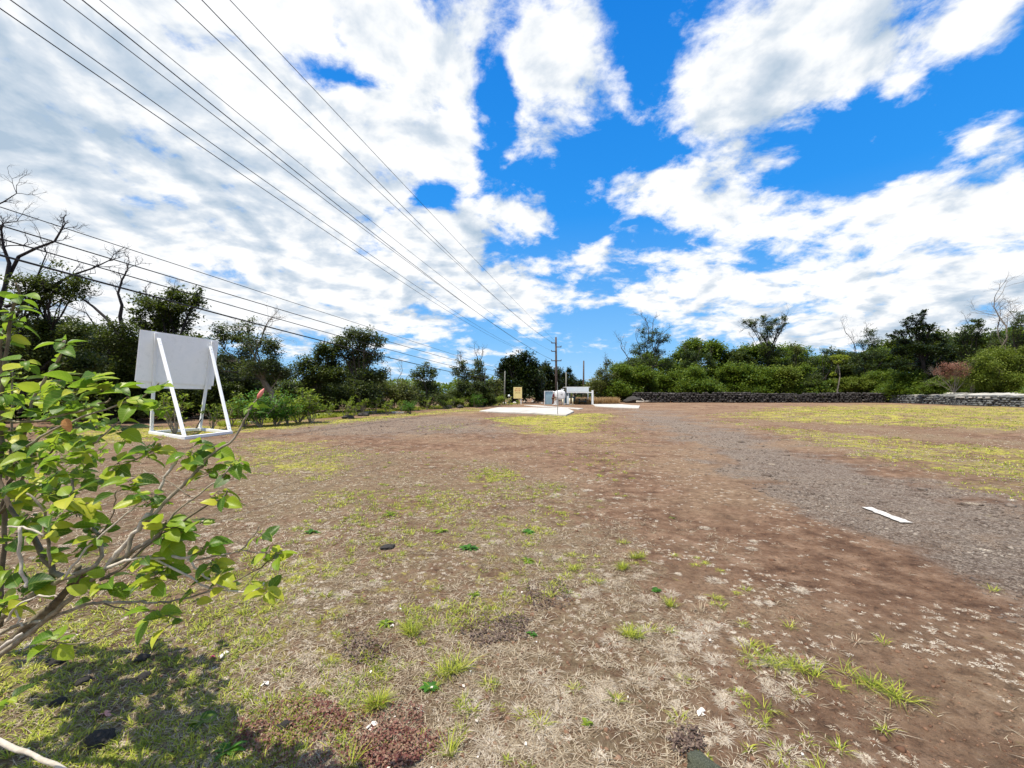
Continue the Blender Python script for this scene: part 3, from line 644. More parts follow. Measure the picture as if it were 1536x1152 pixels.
tree_px('thin_tree', 'airy tree with leaning pale trunk just right of the white board', 'tree', 28, 422,
        [(330, 505, 22), (350, 498, 20), (355, 530, 30), (385, 510, 26), (410, 525, 22), (400, 555, 34), (350, 570, 38), (315, 560, 34), (420, 560, 20), (370, 490, 16)],
        limbs=[([(420, 620), (410, 590), (395, 565), (375, 545)], .09), ([(372, 560), (385, 525), (395, 500), (402, 482)], .06)], bare=[((370, 520), (352, 488), .04), ((390, 520), (408, 476), .05)],
        fork=(395, 570), leaf=.14, dens=1.0, lmat='leaf_blue', bmat='bark_grey', tr=.16, sig=.22)
tree_px('tall_tree', 'tallest dark tree right of the white board with a rounded knobbly top', 'tree', 33, 540,
        [(540, 500, 20), (528, 512, 20), (555, 508, 18), (567, 512, 12), (505, 522, 22), (530, 535, 26), (560, 540, 20), (510, 560, 32), (545, 572, 34), (490, 545, 22), (565, 565, 18), (540, 600, 30)],
        leaf=.17, dens=1.5, lmat='leaf_blue', bmat='bark', tr=.22, sig=.22, fork=(538, 580))
tree_px('low_tree', 'lower dark tree adjoining the tallest tree on its left', 'tree', 32, 470,
        [(478, 522, 16), (492, 530, 18), (465, 545, 20), (445, 555, 18), (455, 575, 26), (485, 565, 28), (470, 600, 28), (500, 600, 24), (430, 590, 20)],
        leaf=.17, dens=1.7, lmat='leaf_dark', bmat='bark', tr=.16, sig=.22, fork=(470, 590))
tree_px('olive_tree', 'olive green low tree in the gap right of the tallest tree', 'tree', 38, 585,
        [(580, 580, 16), (600, 588, 20), (565, 590, 16), (620, 595, 16), (590, 600, 18)], bare=[((598, 580), (602, 548), .04), ((590, 578), (585, 556), .03)],
        leaf=.17, dens=1.6, lmat='leaf_olive', bmat='bark_grey', tr=.08, sig=.24)
tree_px('small_tree', 'small dark tree standing alone in the sky gap over the shrub row', 'tree', 42, 640,
        [(636, 550, 11), (628, 562, 14), (648, 562, 12), (636, 580, 18), (620, 585, 12), (652, 585, 12), (640, 600, 14)],
        leaf=.2, dens=1.7, lmat='leaf_blue', bmat='bark', tr=.14, sig=.22)
tree_px('small_tree', 'narrow dark tree with bare tips, nearer the small lone tree', 'tree', 48, 695,
        [(694, 545, 10), (686, 558, 12), (700, 562, 12), (690, 580, 16), (680, 592, 12)], bare=[((694, 548), (690, 528), .05), ((690, 548), (686, 532), .04)],
        leaf=.22, dens=1.6, lmat='leaf_blue', bmat='bark', tr=.14, sig=.23)
tree_px('small_tree', 'narrow dark tree with a forked bare top left of the dark fig row', 'tree', 50, 717,
        [(715, 545, 9), (720, 556, 11), (710, 562, 11), (716, 580, 15), (728, 585, 12), (735, 575, 8)], bare=[((716, 545), (712, 522), .05), ((718, 545), (724, 524), .05)],
        leaf=.22, dens=1.6, lmat='leaf_blue', bmat='bark', tr=.14, sig=.23)
tree_px('olive_tree', 'brownish green tree between the narrow dark trees and the fig row', 'tree', 58, 742,
        [(742, 572, 10), (735, 585, 12), (748, 588, 12), (730, 595, 10)], leaf=.27, dens=1.7, lmat='leaf_olive', bmat='bark', tr=.12, sig=.25)
# row of clipped dark figs receding behind the shed
FG = 'dark fig trees in a receding row'
figs = [(778, 66, [(765, 548, 14), (785, 542, 15), (800, 553, 14), (755, 566, 14), (772, 565, 20), (795, 572, 20), (756, 585, 14), (780, 588, 18), (803, 590, 14), (768, 540, 8), (790, 534, 8), (752, 556, 7), (775, 552, 18), (790, 575, 20), (768, 590, 16), (800, 543, 9), (760, 540, 7)], 'nearest and largest dense dark fig tree behind the yellow notice'),
        (815, 76, [(812, 552, 11), (822, 556, 11), (812, 572, 15), (826, 575, 15), (815, 588, 15), (805, 560, 11), (832, 562, 9), (820, 568, 14), (808, 585, 14)], 'second dark fig of the row, behind the white tank'),
        (840, 88, [(838, 559, 9), (848, 564, 9), (842, 576, 13), (832, 582, 12), (852, 578, 12), (852, 556, 5), (845, 588, 12), (835, 568, 10)], 'third dark fig of the row, above the left end of the shed roof'),
        (862, 100, [(858, 569, 8), (866, 573, 8), (862, 583, 11), (872, 577, 7), (868, 588, 9), (856, 580, 9)], 'fourth dark fig of the row, over the middle of the shed roof'),
        (878, 112, [(874, 577, 6), (882, 581, 6), (878, 588, 7), (888, 587, 5)], 'last and smallest dark fig of the row, beyond the shed roof')]
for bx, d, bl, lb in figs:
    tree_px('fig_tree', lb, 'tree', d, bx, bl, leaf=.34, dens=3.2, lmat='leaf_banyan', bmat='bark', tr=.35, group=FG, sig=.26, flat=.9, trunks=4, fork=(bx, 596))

# right side wood behind the stone wall
RG = 'trees behind the lava stone wall'
D = 80
tree_px('grey_tree', 'grey green scrubby tree right behind the open shed', 'tree', 74, 905,
        [(905, 560, 12), (895, 575, 13), (915, 572, 14), (885, 588, 12), (905, 592, 16), (925, 590, 14), (912, 545, 7), (900, 572, 16), (920, 580, 15), (890, 580, 13), (930, 575, 12)], bare=[((912, 552), (908, 536), .06)],
        leaf=.25, dens=1.7, lmat='leaf_olive', bmat='bark', tr=.15, sig=.25)
tree_px('feathery_tree', 'tall feathery tree with sparse twiggy top right of the shed', 'tree', D, 975,
        [(965, 498, 9), (985, 500, 10), (958, 520, 10), (972, 515, 12), (995, 510, 9), (990, 528, 12), (950, 528, 9), (970, 540, 14), (1000, 505, 6), (945, 548, 10), (1000, 545, 12)],
        bare=[((972, 515), (968, 478), .10), ((978, 510), (980, 480), .08), ((945, 545), (932, 514), .09), ((960, 520), (955, 492), .06), ((985, 515), (1000, 495), .06)], fork=(975, 552), leaf=.22, dens=1.1, lmat='leaf_feather', bmat='bark', tr=.22, sig=.20)
tree_px('feathery_tree', 'shorter feathery tree with bare tips midway along the stone wall', 'tree', D, 1035,
        [(1032, 530, 9), (1045, 535, 10), (1028, 545, 10), (1060, 535, 8), (1050, 552, 12), (1070, 545, 9)], bare=[((1030, 535), (1026, 517), .06), ((1048, 535), (1050, 520), .05), ((1068, 540), (1066, 524), .05)],
        leaf=.23, dens=1.3, lmat='leaf_feather', bmat='bark', tr=.15, sig=.22)
tree_px('dark_tree', 'dark round topped tree left of the umbrella crowned tree', 'tree', D, 1112,
        [(1103, 535, 10), (1116, 532, 10), (1128, 540, 10), (1105, 552, 12), (1120, 555, 14), (1135, 558, 12)], leaf=.27, dens=2.2, lmat='leaf_dark', bmat='bark', tr=.16, sig=.24)
tree_px('umbrella_tree', 'tree with a flat umbrella crown standing above its neighbours behind the wall', 'tree', D, 1155,
        [(1120, 484, 7), (1132, 482, 8), (1146, 478, 8), (1160, 482, 9), (1172, 478, 8), (1150, 492, 9), (1168, 494, 6), (1178, 486, 5), (1150, 505, 9), (1145, 525, 12), (1165, 530, 14), (1155, 545, 16), (1175, 550, 14), (1140, 560, 14)],
        bare=[((1140, 525), (1128, 505), .06)], limbs=[([(1155, 540), (1150, 515), (1140, 500), (1124, 490)], .13), ([(1155, 530), (1162, 508), (1168, 495), (1174, 480)], .12)], fork=(1152, 545), leaf=.24, dens=1.4, lmat='leaf_dark', bmat='bark_dark', tr=.24, sig=.21, flat=.5)
tree_px('yellow_tree', 'yellowish sparse tree right beside the umbrella crowned tree', 'tree', D, 1195,
        [(1190, 520, 7), (1200, 525, 8), (1192, 538, 10), (1205, 545, 9), (1190, 555, 11)], leaf=.25, dens=1.4, lmat='leaf_olive', bmat='bark', tr=.12, sig=.24)
tree_px('thin_tree', 'thin open crowned tree in front of the sky gap at the middle right', 'tree', D, 1225,
        [(1220, 540, 8), (1235, 530, 8), (1246, 526, 9), (1252, 538, 10), (1230, 555, 12), (1215, 565, 12), (1262, 530, 7), (1210, 545, 6)], leaf=.24, dens=1.4, lmat='leaf_feather', bmat='bark', tr=.13, sig=.22)
tree_px('feathery_tree', 'grey feathery tree with twiggy crown left of the tall dark conifer shape', 'tree', D, 1302,
        [(1303, 500, 9), (1310, 512, 10), (1295, 515, 9), (1305, 530, 13), (1285, 535, 11), (1320, 530, 10), (1295, 550, 14)], bare=[((1303, 510), (1300, 488), .06), ((1292, 548), (1268, 498), .08), ((1288, 542), (1278, 500), .05)],
        leaf=.23, dens=1.3, lmat='leaf_feather', bmat='bark', tr=.16, sig=.22)
tree_px('layered_tree', 'tall dark tree with shelf like layers and a pointed tip', 'tree', 66, 1385,
        [(1386, 466, 5), (1380, 476, 8), (1366, 478, 7), (1356, 484, 6), (1390, 486, 10), (1372, 492, 10), (1352, 498, 8), (1400, 492, 7), (1340, 505, 8), (1385, 505, 14), (1360, 512, 12), (1410, 505, 10), (1375, 525, 18), (1400, 528, 16), (1350, 528, 14), (1385, 550, 20), (1420, 520, 10), (1345, 550, 14), (1415, 550, 14)],
        leaf=.24, dens=2.0, lmat='leaf_banyan', bmat='bark_dark', tr=.3, sig=.22, flat=.4, fork=(1385, 540))
tree_px('spreading_tree', 'spreading green tree just right of the layered dark tree', 'tree', 68, 1450,
        [(1440, 498, 10), (1455, 490, 9), (1465, 482, 8), (1475, 490, 9), (1445, 512, 13), (1470, 508, 13), (1430, 520, 12), (1490, 500, 9), (1460, 528, 16)], bare=[((1458, 495), (1447, 474), .05)],
        leaf=.24, dens=1.7, lmat='leaf_feather', bmat='bark', tr=.18, sig=.23, flat=.5)
tree_px('bare_tree', 'leafless pale tree with upright twigs near the right edge', 'tree', 66, 1503,
        [(1500, 505, 8), (1515, 510, 8), (1490, 515, 9)], bare=[((1500, 525), (1492, 446), .13), ((1502, 515), (1500, 462), .09), ((1510, 515), (1512, 470), .07), ((1496, 490), (1488, 458), .05)],
        leaf=.2, dens=.8, lmat='leaf_feather', bmat='bark_grey', tr=.15, sig=.22)
tree_px('spreading_tree', 'dark feathery tree cut off by the right edge of the photo', 'tree', 62, 1530,
        [(1530, 470, 9), (1545, 475, 14), (1528, 485, 9), (1520, 495, 9), (1540, 500, 16), (1530, 515, 13)], bare=[((1530, 485), (1508, 462), .05)],
        leaf=.21, dens=1.1, lmat='leaf_feather', bmat='bark', tr=.2, sig=.22, flat=.5)
# big sunlit shrub bank and coloured bushes on the right
tree_px('shrub_thicket', 'big rounded olive green thicket filling the right edge above the ledge', 'shrub', 58, 1500,
        [(1470, 545, 18), (1495, 538, 22), (1520, 545, 24), (1455, 565, 18), (1485, 568, 22), (1515, 572, 24), (1545, 560, 26), (1540, 585, 22), (1500, 588, 18), (1530, 530, 14), (1465, 585, 14)],
        leaf=.20, dens=2.2, lmat='leaf_bank', bmat='bark', tr=.14, sig=.27, trunks=3, fork=(1500, 588))
tree_px('pink_bush', 'dusty pink round topped bush with bare spreading stems behind the ledge', 'shrub', 57, 1430,
        [(1420, 552, 10), (1432, 549, 11), (1444, 553, 10), (1410, 557, 8), (1425, 560, 9), (1440, 562, 9)],
        limbs=[([(1430, 588), (1420, 575), (1408, 565)], .05), ([(1431, 588), (1432, 572), (1430, 560)], .05), ([(1432, 588), (1444, 575), (1450, 562)], .05), ([(1430, 588), (1412, 578), (1402, 566)], .04), ([(1432, 588), (1438, 572), (1442, 558)], .04)],
        leaf=.13, dens=.75, lmat='leaf_pink', bmat='bark_grey', tr=.06, sig=.24)
tree_px('papaya_tree', 'slim pale sapling with a small flat bright crown behind the stone wall', 'tree', 70, 1256,
        [(1252, 536, 6), (1262, 535, 6), (1270, 537, 4), (1256, 543, 5), (1250, 562, 4)], leaf=.2, dens=1.2, lmat='leaf_yellow', bmat='bark_grey', tr=.09, sig=.25, flat=.3, fork=(1257, 548))

# filler trees: prototypes and copies
def proto(name, cat, h, w, seed, lmat, leaf, dens, tr=.16, bmat='bark', low=0.18):
    random.seed(seed); bl = []
    n = 9
    for i in range(n):
        t = random.uniform(low, .88); r = w * (0.26 + 0.12 * random.random()) * (1.15 - 0.5 * t)
        a = random.uniform(0, 6.28); q = w * .5 * random.uniform(.2, .8) * (1.1 - 0.55 * t)
        bl.append((Vector((math.cos(a) * q, math.sin(a) * q, h * t)), r))
    bl.append((Vector((0, 0, h * .85)), w * .22))
    return build_tree(name, None, cat, Vector((0, 0, 0)), bl, leaf=leaf, dens=dens, lmat=lmat, bmat=bmat, tr=tr, seed=seed, sig=.24)
used = set()
def put(pr, loc, s, rz, label, group, sz=None):
    if pr.name in used: o = copy_tree(pr)
    else: o = pr; used.add(pr.name)
    o.location = loc; o.scale = (s, s, sz or s); o.rotation_euler = (0, 0, rz); o['label'] = label; o['group'] = group
    return o
PT = [proto('wood_tree', 'tree', 6, 5, 21, 'leaf_dark', .20, 2.1), proto('wood_tree', 'tree', 6, 4.4, 22, 'leaf_blue', .20, 1.82), proto('wood_tree', 'tree', 6, 5, 23, 'leaf_dark', .2, 2.1)]
PM = [proto('wood_tree', 'tree', 7, 6, 31, 'leaf_mid', .26, 2.24, low=.1), proto('wood_tree', 'tree', 7, 5.4, 32, 'leaf_mid', .26, 2.1, low=.1), proto('wood_tree', 'tree', 7, 6, 33, 'leaf_dark', .26, 1.96, low=.1)]
PB = [proto('thicket', 'shrub', 3, 4.2, 41, 'leaf_dark', .16, 1.8, .06, low=.12), proto('thicket', 'shrub', 3, 4.2, 42, 'leaf_dark', .16, 1.8, .06, low=.12)]
PV = [proto('thicket', 'shrub', 4, 5.2, 51, 'leaf_mid', .22, 1.8, .08, low=.12), proto('thicket', 'shrub', 4, 5.2, 52, 'leaf_bank', .22, 1.4, .08, low=.12), proto('thicket', 'shrub', 4, 5, 53, 'leaf_mid', .22, 1.8, .08, low=.12)]
random.seed(3)
def top_h(py, d): return EYE + (589 - py) / F * d
skyL = [(-300, 430), (0, 445), (200, 490), (330, 505), (420, 535), (440, 575), (470, 545), (540, 530), (575, 560), (600, 585), (640, 572), (670, 574), (700, 556), (760, 560)]
def interp(tb, x):
    for (a, b), (c, d_) in zip(tb, tb[1:]):
        if a <= x <= c: return b + (d_ - b) * (x - a) / (c - a)
    return tb[-1][1]
px = -260
while px < 745:
    d = 27 + 9 * max(0, min(1, (px - 0) / 400)) + max(0, (px - 400)) / 345 * 26 + random.uniform(4, 9)
    h = top_h(interp(skyL, px) + random.uniform(0, 16), d)
    if h > 1.5: put(random.choice(PT), XG(px, d), h / 6.2, random.uniform(0, 6), 'dark background tree of the wood behind the shrub row', 'trees of the wood on the left')
    px += random.uniform(38, 52) * 30 / d + 8
px = -240
while px < 740:
    d = 22.5 + 3 * max(0, min(1, px / 400)) + max(0, (px - 330)) / 410 * 24 + random.uniform(0, 2)
    hpx = 575 + random.uniform(-8, 8) if px < 560 else 588 + random.uniform(-4, 4)
    if not (565 < px < 615): put(random.choice(PB), XG(px, d), max(.35, top_h(hpx, d) / 3.3), random.uniform(0, 6), 'dark shady thicket at the foot of the left wood', 'thickets under the wood on the left')
    px += random.uniform(26, 36) * 30 / d + 4
skyR = [(870, 585), (900, 562), (940, 545), (1000, 534), (1080, 526), (1150, 530), (1200, 546), (1240, 538), (1300, 535), (1350, 528), (1430, 516), (1700, 500), (2000, 500)]
px = 930
while px < 1750:
    d = 84 + random.uniform(0, 9) - max(0, px - 1350) * 0.03
    h = 1.12 * top_h(interp(skyR, px) + random.uniform(-18, 8), d)
    put(random.choice(PM), XG(px, d), h / 7.2, random.uniform(0, 6), 'green background tree of the wood behind the lava stone wall', 'trees of the wood on the right')
    px += random.uniform(20, 27)
px = 935
while px < 1480:
    d = 73.5 + random.uniform(0, 3)
    h = top_h(random.choice((572, 566, 560, 552, 546)) + random.uniform(-5, 5), d); pr = random.choice(PV + PM); q = 4.2 if pr in PV else 7.2
    put(pr, XG(px, d), h / q, random.uniform(0, 6), 'mid green thicket growing right behind the lava stone wall', 'thickets behind the stone wall')
    px += random.uniform(19, 26)
for px, d, py in ((1400, 60, 572), (1560, 50, 560), (1600, 46, 555), (1650, 46, 555), (1720, 44, 550), (1370, 66, 560), (1345, 68, 560)):
    put(random.choice(PV), XG(px, d), top_h(py, d) / 4.2, random.uniform(0, 6), 'sunlit thicket growing on the ledge at the far right', 'thickets on the ledge')
# far wood closing the horizon, one mass
n = 52000
a = np.radians(rng.uniform(-75, 75, n)); r = rng.uniform(125, 150, n)
hh = 3.2 + 3.5 * fbm(a * 40, a * 0 + 3, 3)
zz = rng.random(n) ** 0.8 * hh
pts = np.stack([r * np.sin(a), r * np.cos(a), zz], 1)
V, Fq = leaflets(pts, 0.9, up=.6)
tag(mesh_np('distant_wood', V, Fq, M['leaf_mid']), 'far off low wood closing the horizon behind everything', 'wood', kind='stuff')

# ------------------------------------------------------------------ shrub row on the left (young hibiscus bushes)
def shrub_proto(seed, lmat, dense=False):
    random.seed(seed); rg = np.random.default_rng(seed); root = empty('hibiscus_shrub', (0, 0, 0), None, 'shrub'); mb = MB(); P_ = []
    for i in range(7 if not dense else 12):
        a = random.uniform(0, 6.28); e = Vector((math.cos(a) * random.uniform(.1, .45), math.sin(a) * random.uniform(.1, .45), random.uniform(.6, 1.0)))
        if dense: e = Vector((math.cos(a) * random.uniform(.2, .65), math.sin(a) * random.uniform(.2, .6), random.uniform(.35, .8)))
        pl = wav((0, 0, -.05), e, 4, .06); mb.tube(pl, [.018, .014, .012, .009, .006], 5, False)
        tips = [pl[-1]]
        for k in range(3):
            q = pl[random.choice((2, 3, 4))] + Vector((random.gauss(0, .12), random.gauss(0, .12), random.uniform(.02, .15))); mb.tube([pl[2], q], [.008, .004], 4, False); tips.append(q)
        for t in tips: P_.append(rg.normal(0, .055 if not dense else .10, (16 if not dense else 40, 3)) * np.array([1, 1, .7]) + np.array(t[:]))
    mb.build('stem', M['twig'], root, True)
    global rng; sv = rng; rng = rg
    V, Fq = leaflets(np.vstack(P_), .085 if not dense else .075, up=.5); rng = sv
    mesh_np('foliage', V, Fq, M[lmat], root); return root
SP = [shrub_proto(61, 'leaf_shrub'), shrub_proto(62, 'leaf_shrub'), shrub_proto(63, 'leaf_shrub')]
SD = [shrub_proto(64, 'leaf_green_shrub', True), shrub_proto(65, 'leaf_shrub', True)]
# px, base py, top py, kind, label
rows = [(262, 652, 596, 1, 'leafy shrub seen under the left half of the white board'), (318, 645, 610, 0, 'sparse shrub seen between the right legs of the white board'), (345, 640, 602, 0, 'yellow green shrub touching the right leg of the white board'),
        (366, 640, 596, 1, 'first full shrub right of the white board frame'), (392, 640, 594, 2, 'dark dense shrub with a rounded outline right of the white board'), (412, 638, 600, 2, 'second dark dense shrub of the planted row'),
        (432, 636, 594, 0, 'yellow tipped shrub standing next to the dark dense pair'), (448, 634, 598, 3, 'shrub with crowded pale tips, fifth from the white board'), (466, 634, 588, 0, 'tallest yellow tipped shrub of the planted row'),
        (493, 626, 606, 0, 'small airy shrub before the gap beneath the tall tree'), (519, 628, 600, 1, 'pale tipped shrub below the tallest tree trunk'), (531, 624, 608, 0, 'low shrub pressed against the pale tipped one'), (546, 622, 597, 0, 'thin stemmed shrub with pale flowers like tips'),
        (562, 621, 599, 1, 'loose shrub left of the dead stemmed one'), (582, 622, 602, 0, 'shrub with a bare reddish stem beside white edging stones'), (602, 618, 602, 1, 'pale shrub just left of the round bright green bush'), (616, 621, 604, 2, 'round bright green bush at the edge of the grey gravel patch'),
        (640, 615, 599, 0, 'thin yellowish shrub right of the round green bush'), (652, 613, 601, 1, 'second thin yellowish shrub right of the round green bush'), (666, 613, 600, 3, 'straw tinted shrub midway to the thin poles'), (678, 612, 598, 0, 'yellowish shrub behind a dark stone'), (692, 611, 597, 3, 'wide yellow green shrub left of the vivid green bush'),
        (712, 611, 595, 2, 'vivid green bush left of the first thin pole'), (722, 610, 597, 2, 'vivid green bush hugging the foot of the first thin pole'), (738, 609, 596, 1, 'yellow green bush between the two thin poles'), (748, 608, 594, 3, 'taller yellow green bush left of the second thin pole'), (763, 608, 597, 1, 'bush between the second thin pole and the yellow notice'), (776, 607, 600, 0, 'low bush under the yellow notice')]
for px, by, ty, kd, lb in rows:
    g_ = G(px, by); d = g_.y; h = (by - ty) / F * d
    pr = SD[0] if kd == 2 else SD[1] if kd == 3 else random.choice(SP)
    o = put(pr, Vector((g_.x, g_.y, 0)), h * (1.05 if kd < 2 else 1.2), random.uniform(0, 6), lb, 'planted shrubs in the row along the left verge')
# dry verge growth behind the shrub row
x = []; y = []
for k in range(2600):
    px = rng.uniform(330, 780); by = np.interp(px, [330, 480, 600, 720, 780], [640, 628, 617, 610, 606.5]) - rng.uniform(0, 5) ; q = G(px, by); x.append(q.x); y.append(q.y)
x = np.array(x); y = np.array(y)
V, Fq = blades(x, y, 12, np.full(len(x), .12), rng.uniform(.08, .3, len(x)), np.full(len(x), .012), .6)
tag(mesh_np('verge_grass', V, Fq, M['grass_green']), 'taller grass growing between and behind the planted shrubs', 'grass', kind='stuff')
# tan dry grass behind the shed
x = []; y = []
for k in range(1500):
    px = rng.uniform(858, 926); q = XG(px, rng.uniform(60, 68)); x.append(q.x); y.append(q.y)
x = np.array(x); y = np.array(y)
V, Fq = blades(x, y, 14, np.full(len(x), .25), rng.uniform(.5, 1.1, len(x)), np.full(len(x), .03), .45)
tag(mesh_np('tall_dry_grass', V, Fq, M['straw']), 'tall tan dry grass standing behind and right of the shed', 'dry grass', kind='stuff')

# ------------------------------------------------------------------ stone walls
def course_wall(name, pts, h, w, st, mat, label, cat, seed=1, ragged=.15):
    global rng; sv = rng; rng = np.random.default_rng(seed); X = []; Y = []; Z = []; S = []
    base = Vector(pts[0]); base.z = 0
    for a, b in zip(pts, pts[1:]):
        a, b = Vector(a), Vector(b); L_ = (b - a).length; n = int(L_ / (st * 1.05)); dr = (b - a).normalized(); sd = Vector((-dr.y, dr.x, 0))
        for lay in range(int(h / (st * .62)) + 1):
            z = st * .32 + lay * st * .62
            for i in range(n):
                for off in (-.5, 0, .5):
                    if off == 0 and z < h - st: continue
                    if z > h - st * .5 and rng.random() < .35: continue
                    q = a + dr * (L_ * (i + rng.random() * .7 + (lay % 2) * .5) / n) + sd * (off * w * (1 - .25 * z / h) + rng.normal(0, .04))
                    hh = 1 + ragged * (vnoise(np.array([q.x * .35]), np.array([q.y * .35]))[0] - .5)
                    X.append(q.x - base.x); Y.append(q.y - base.y); Z.append(z * hh); S.append(st * rng.uniform(.42, .72))
    V, Fq = stones(np.array(X), np.array(Y), np.array(Z), np.array(S), .75, .16); rng = sv
    o = mesh_np(name, V, Fq, mat); o.location = base; return tag(o, label, cat)
course_wall('stone_wall', [XG(948, 70), XG(1100, 69), XG(1240, 68), XG(1352, 68)], 1.42, .8, .42, M['lava'], 'long low dark lava stone wall in front of the right hand wood', 'wall', 3)
def ledge():
    root = empty('stone_ledge', XG(1340, 67), 'low grey stone ledge with a pale sunlit flat top at the right edge', 'wall')
    f = [XG(1338, 67), XG(1400, 59), XG(1460, 52), XG(1536, 44.5), XG(1640, 38), XG(1760, 33)]
    hs = [.35, .85, 1.0, 1.12, 1.15, 1.15]
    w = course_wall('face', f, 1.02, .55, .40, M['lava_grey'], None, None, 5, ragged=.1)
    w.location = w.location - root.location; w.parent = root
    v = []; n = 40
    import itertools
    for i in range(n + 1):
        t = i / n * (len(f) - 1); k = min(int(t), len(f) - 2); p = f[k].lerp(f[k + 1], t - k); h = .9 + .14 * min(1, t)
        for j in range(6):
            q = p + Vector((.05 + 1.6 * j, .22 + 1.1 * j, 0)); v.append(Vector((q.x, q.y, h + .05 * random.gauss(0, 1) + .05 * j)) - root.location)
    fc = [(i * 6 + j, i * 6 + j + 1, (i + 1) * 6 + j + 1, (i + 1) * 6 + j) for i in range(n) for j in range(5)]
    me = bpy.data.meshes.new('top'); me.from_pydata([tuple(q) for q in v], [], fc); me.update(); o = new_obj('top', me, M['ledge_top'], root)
    md = o.modifiers.new('s', 'SOLIDIFY'); md.thickness = .3; md.offset = -1
    # pale slabs lying along the lip
    mb = MB()
    for i in range(26):
        t = random.uniform(0, 3.6); k = int(t); p = f[k].lerp(f[k + 1], t - k) + Vector((random.uniform(.2, 2.5), random.uniform(.2, 1.2), 1.03))
        mb.box(p - root.location, (random.uniform(.5, 1.8), random.uniform(.3, .9), random.uniform(.08, .2)), Matrix.Rotation(random.uniform(-1.2, -.4), 3, 'Z'))
    mb.build('slabs', M['concrete'], root, bevel=.02)
ledge()
# rough dark stones on the grass bank
def rock(name, label, p, s, mat, flat=.6, seed=1, group=None, sub=2, cat='rock', sink=.25):
    import bmesh
    bm = bmesh.new(); bmesh.ops.create_icosphere(bm, subdivisions=sub + 2, radius=1)
    rr = random.Random(seed); o1 = rr.uniform(0, 50)
    from mathutils import noise as mn
    for v in bm.verts:
        n = mn.fractal(v.co * 1.1 + Vector((o1, 0, 0)), 1, 2, 4); v.co *= (1 + .33 * n + .10 * mn.fractal(v.co * 4 + Vector((o1, 3, 0)), 1, 2, 3)); v.co.x *= 1.25; v.co.z *= flat
    me = bpy.data.meshes.new(name); bm.to_mesh(me); bm.free()
    o = new_obj(name, me, mat, None, True); o.scale = (s, s, s); o.rotation_euler = (0, 0, rr.uniform(0, 6)); o.location = (p.x, p.y, gz1(p.x, p.y) + s * flat * (1 - sink) * .7); return tag(o, label, cat, group)
for (px, py, s, lb) in ((58 + 28, 995, 0.038, 'dark rock half sunk in the grass just right of the bush trunk'), (212, 991, 0.032, 'small black rock with a dull sheen right of the bush shadow'), (215, 1016, 0.028, 'flat grey stone below the small black rock'), (70 + 55, 1024, .03, 'little dark stone in the grass below the bush'), (150, 1115, 0.049, 'dark stone under the bush at the lower left'),
                        (428, 1092, .03, 'black pebble sized stone left of the red creeper mat'), (88, 1056, 0.028, 'dark stone beside the grass at the far lower left'), (1008, 1012, .012, 'tiny dark pebble')):
    if s > .02: rock('rock', lb, G(px, py), s, M['rock_dark'], .6, int(px))
rock('mossy_rock', 'grey green lichen covered rock cut by the bottom edge', G(1056, 1156), .055, M['rock_moss'], .7, 9)
rock('rock', 'flat grey stone lying alone left of the leafy weed', G(582, 822), .06, M['rock_dark'], .3, 12)
rock('rock', 'dark stone at the left verge below the straw tinted shrub', G(672, 612.5), .35, M['rock_dark'], .6, 13)
rock('rock', 'dark stone right of the yellowish shrub on the left verge', G(690, 612), .35, M['rock_dark'], .6, 14)
rock('rock', 'low dark stone at the foot of the pale tipped shrub', G(522, 628), .3, M['rock_dark'], .5, 15)
rock('rock', 'low dark stone in front of the thin stemmed shrub', G(545, 624), .3, M['rock_dark'], .5, 16)
for i, (px, py, w, lb) in enumerate(((540, 620.5, 1.2, 'longest pale edging slab below the thin stemmed shrub'), (556, 619.5, .9, 'pale edging slab right of the longest one'), (600, 620.5, .6, 'short pale edging block left of the round green bush'), (592, 619.8, .5, 'pale edging block beside the bare reddish stem'), (486, 623, 1.1, 'pale edging slab left of the small airy shrub'), (372, 636, .9, 'pale slab at the foot of the first full shrub'), (655, 609, .8, 'pale slab behind the thin yellowish shrubs'))):
    mb = MB(); mb.box((0, 0, .05), (w, .28, .12)); o = mb.build('edging_slab', M['concrete'], bevel=.02); q = G(px, py); o.location = (q.x, q.y, 0.02); o.rotation_euler = (0, 0, random.uniform(.1, .5)); tag(o, lb, 'slab', 'pale edging slabs along the left verge')
# pale dead log in front of the wall end
mb = MB(); a, b = G(955, 605), G(974, 604.6); mb.tube(wav(a + Vector((0, 0, .25)), b + Vector((0, 0, .3)), 5, .03), [.16, .15, .14, .12, .1, .07], 7); q = G(968, 605); mb.tube([q + Vector((0, 0, .25)), q + Vector((-.6, .1, .75))], [.08, .03], 5)
tag(mb.build('dead_log', M['twig_dead'], None, True), 'bleached dead log lying at the near end of the stone wall', 'log')
rock('rock', 'black boulder heap behind the bleached log', G(950, 604.5), 1.0, M['rock_dark'], .6, 44)

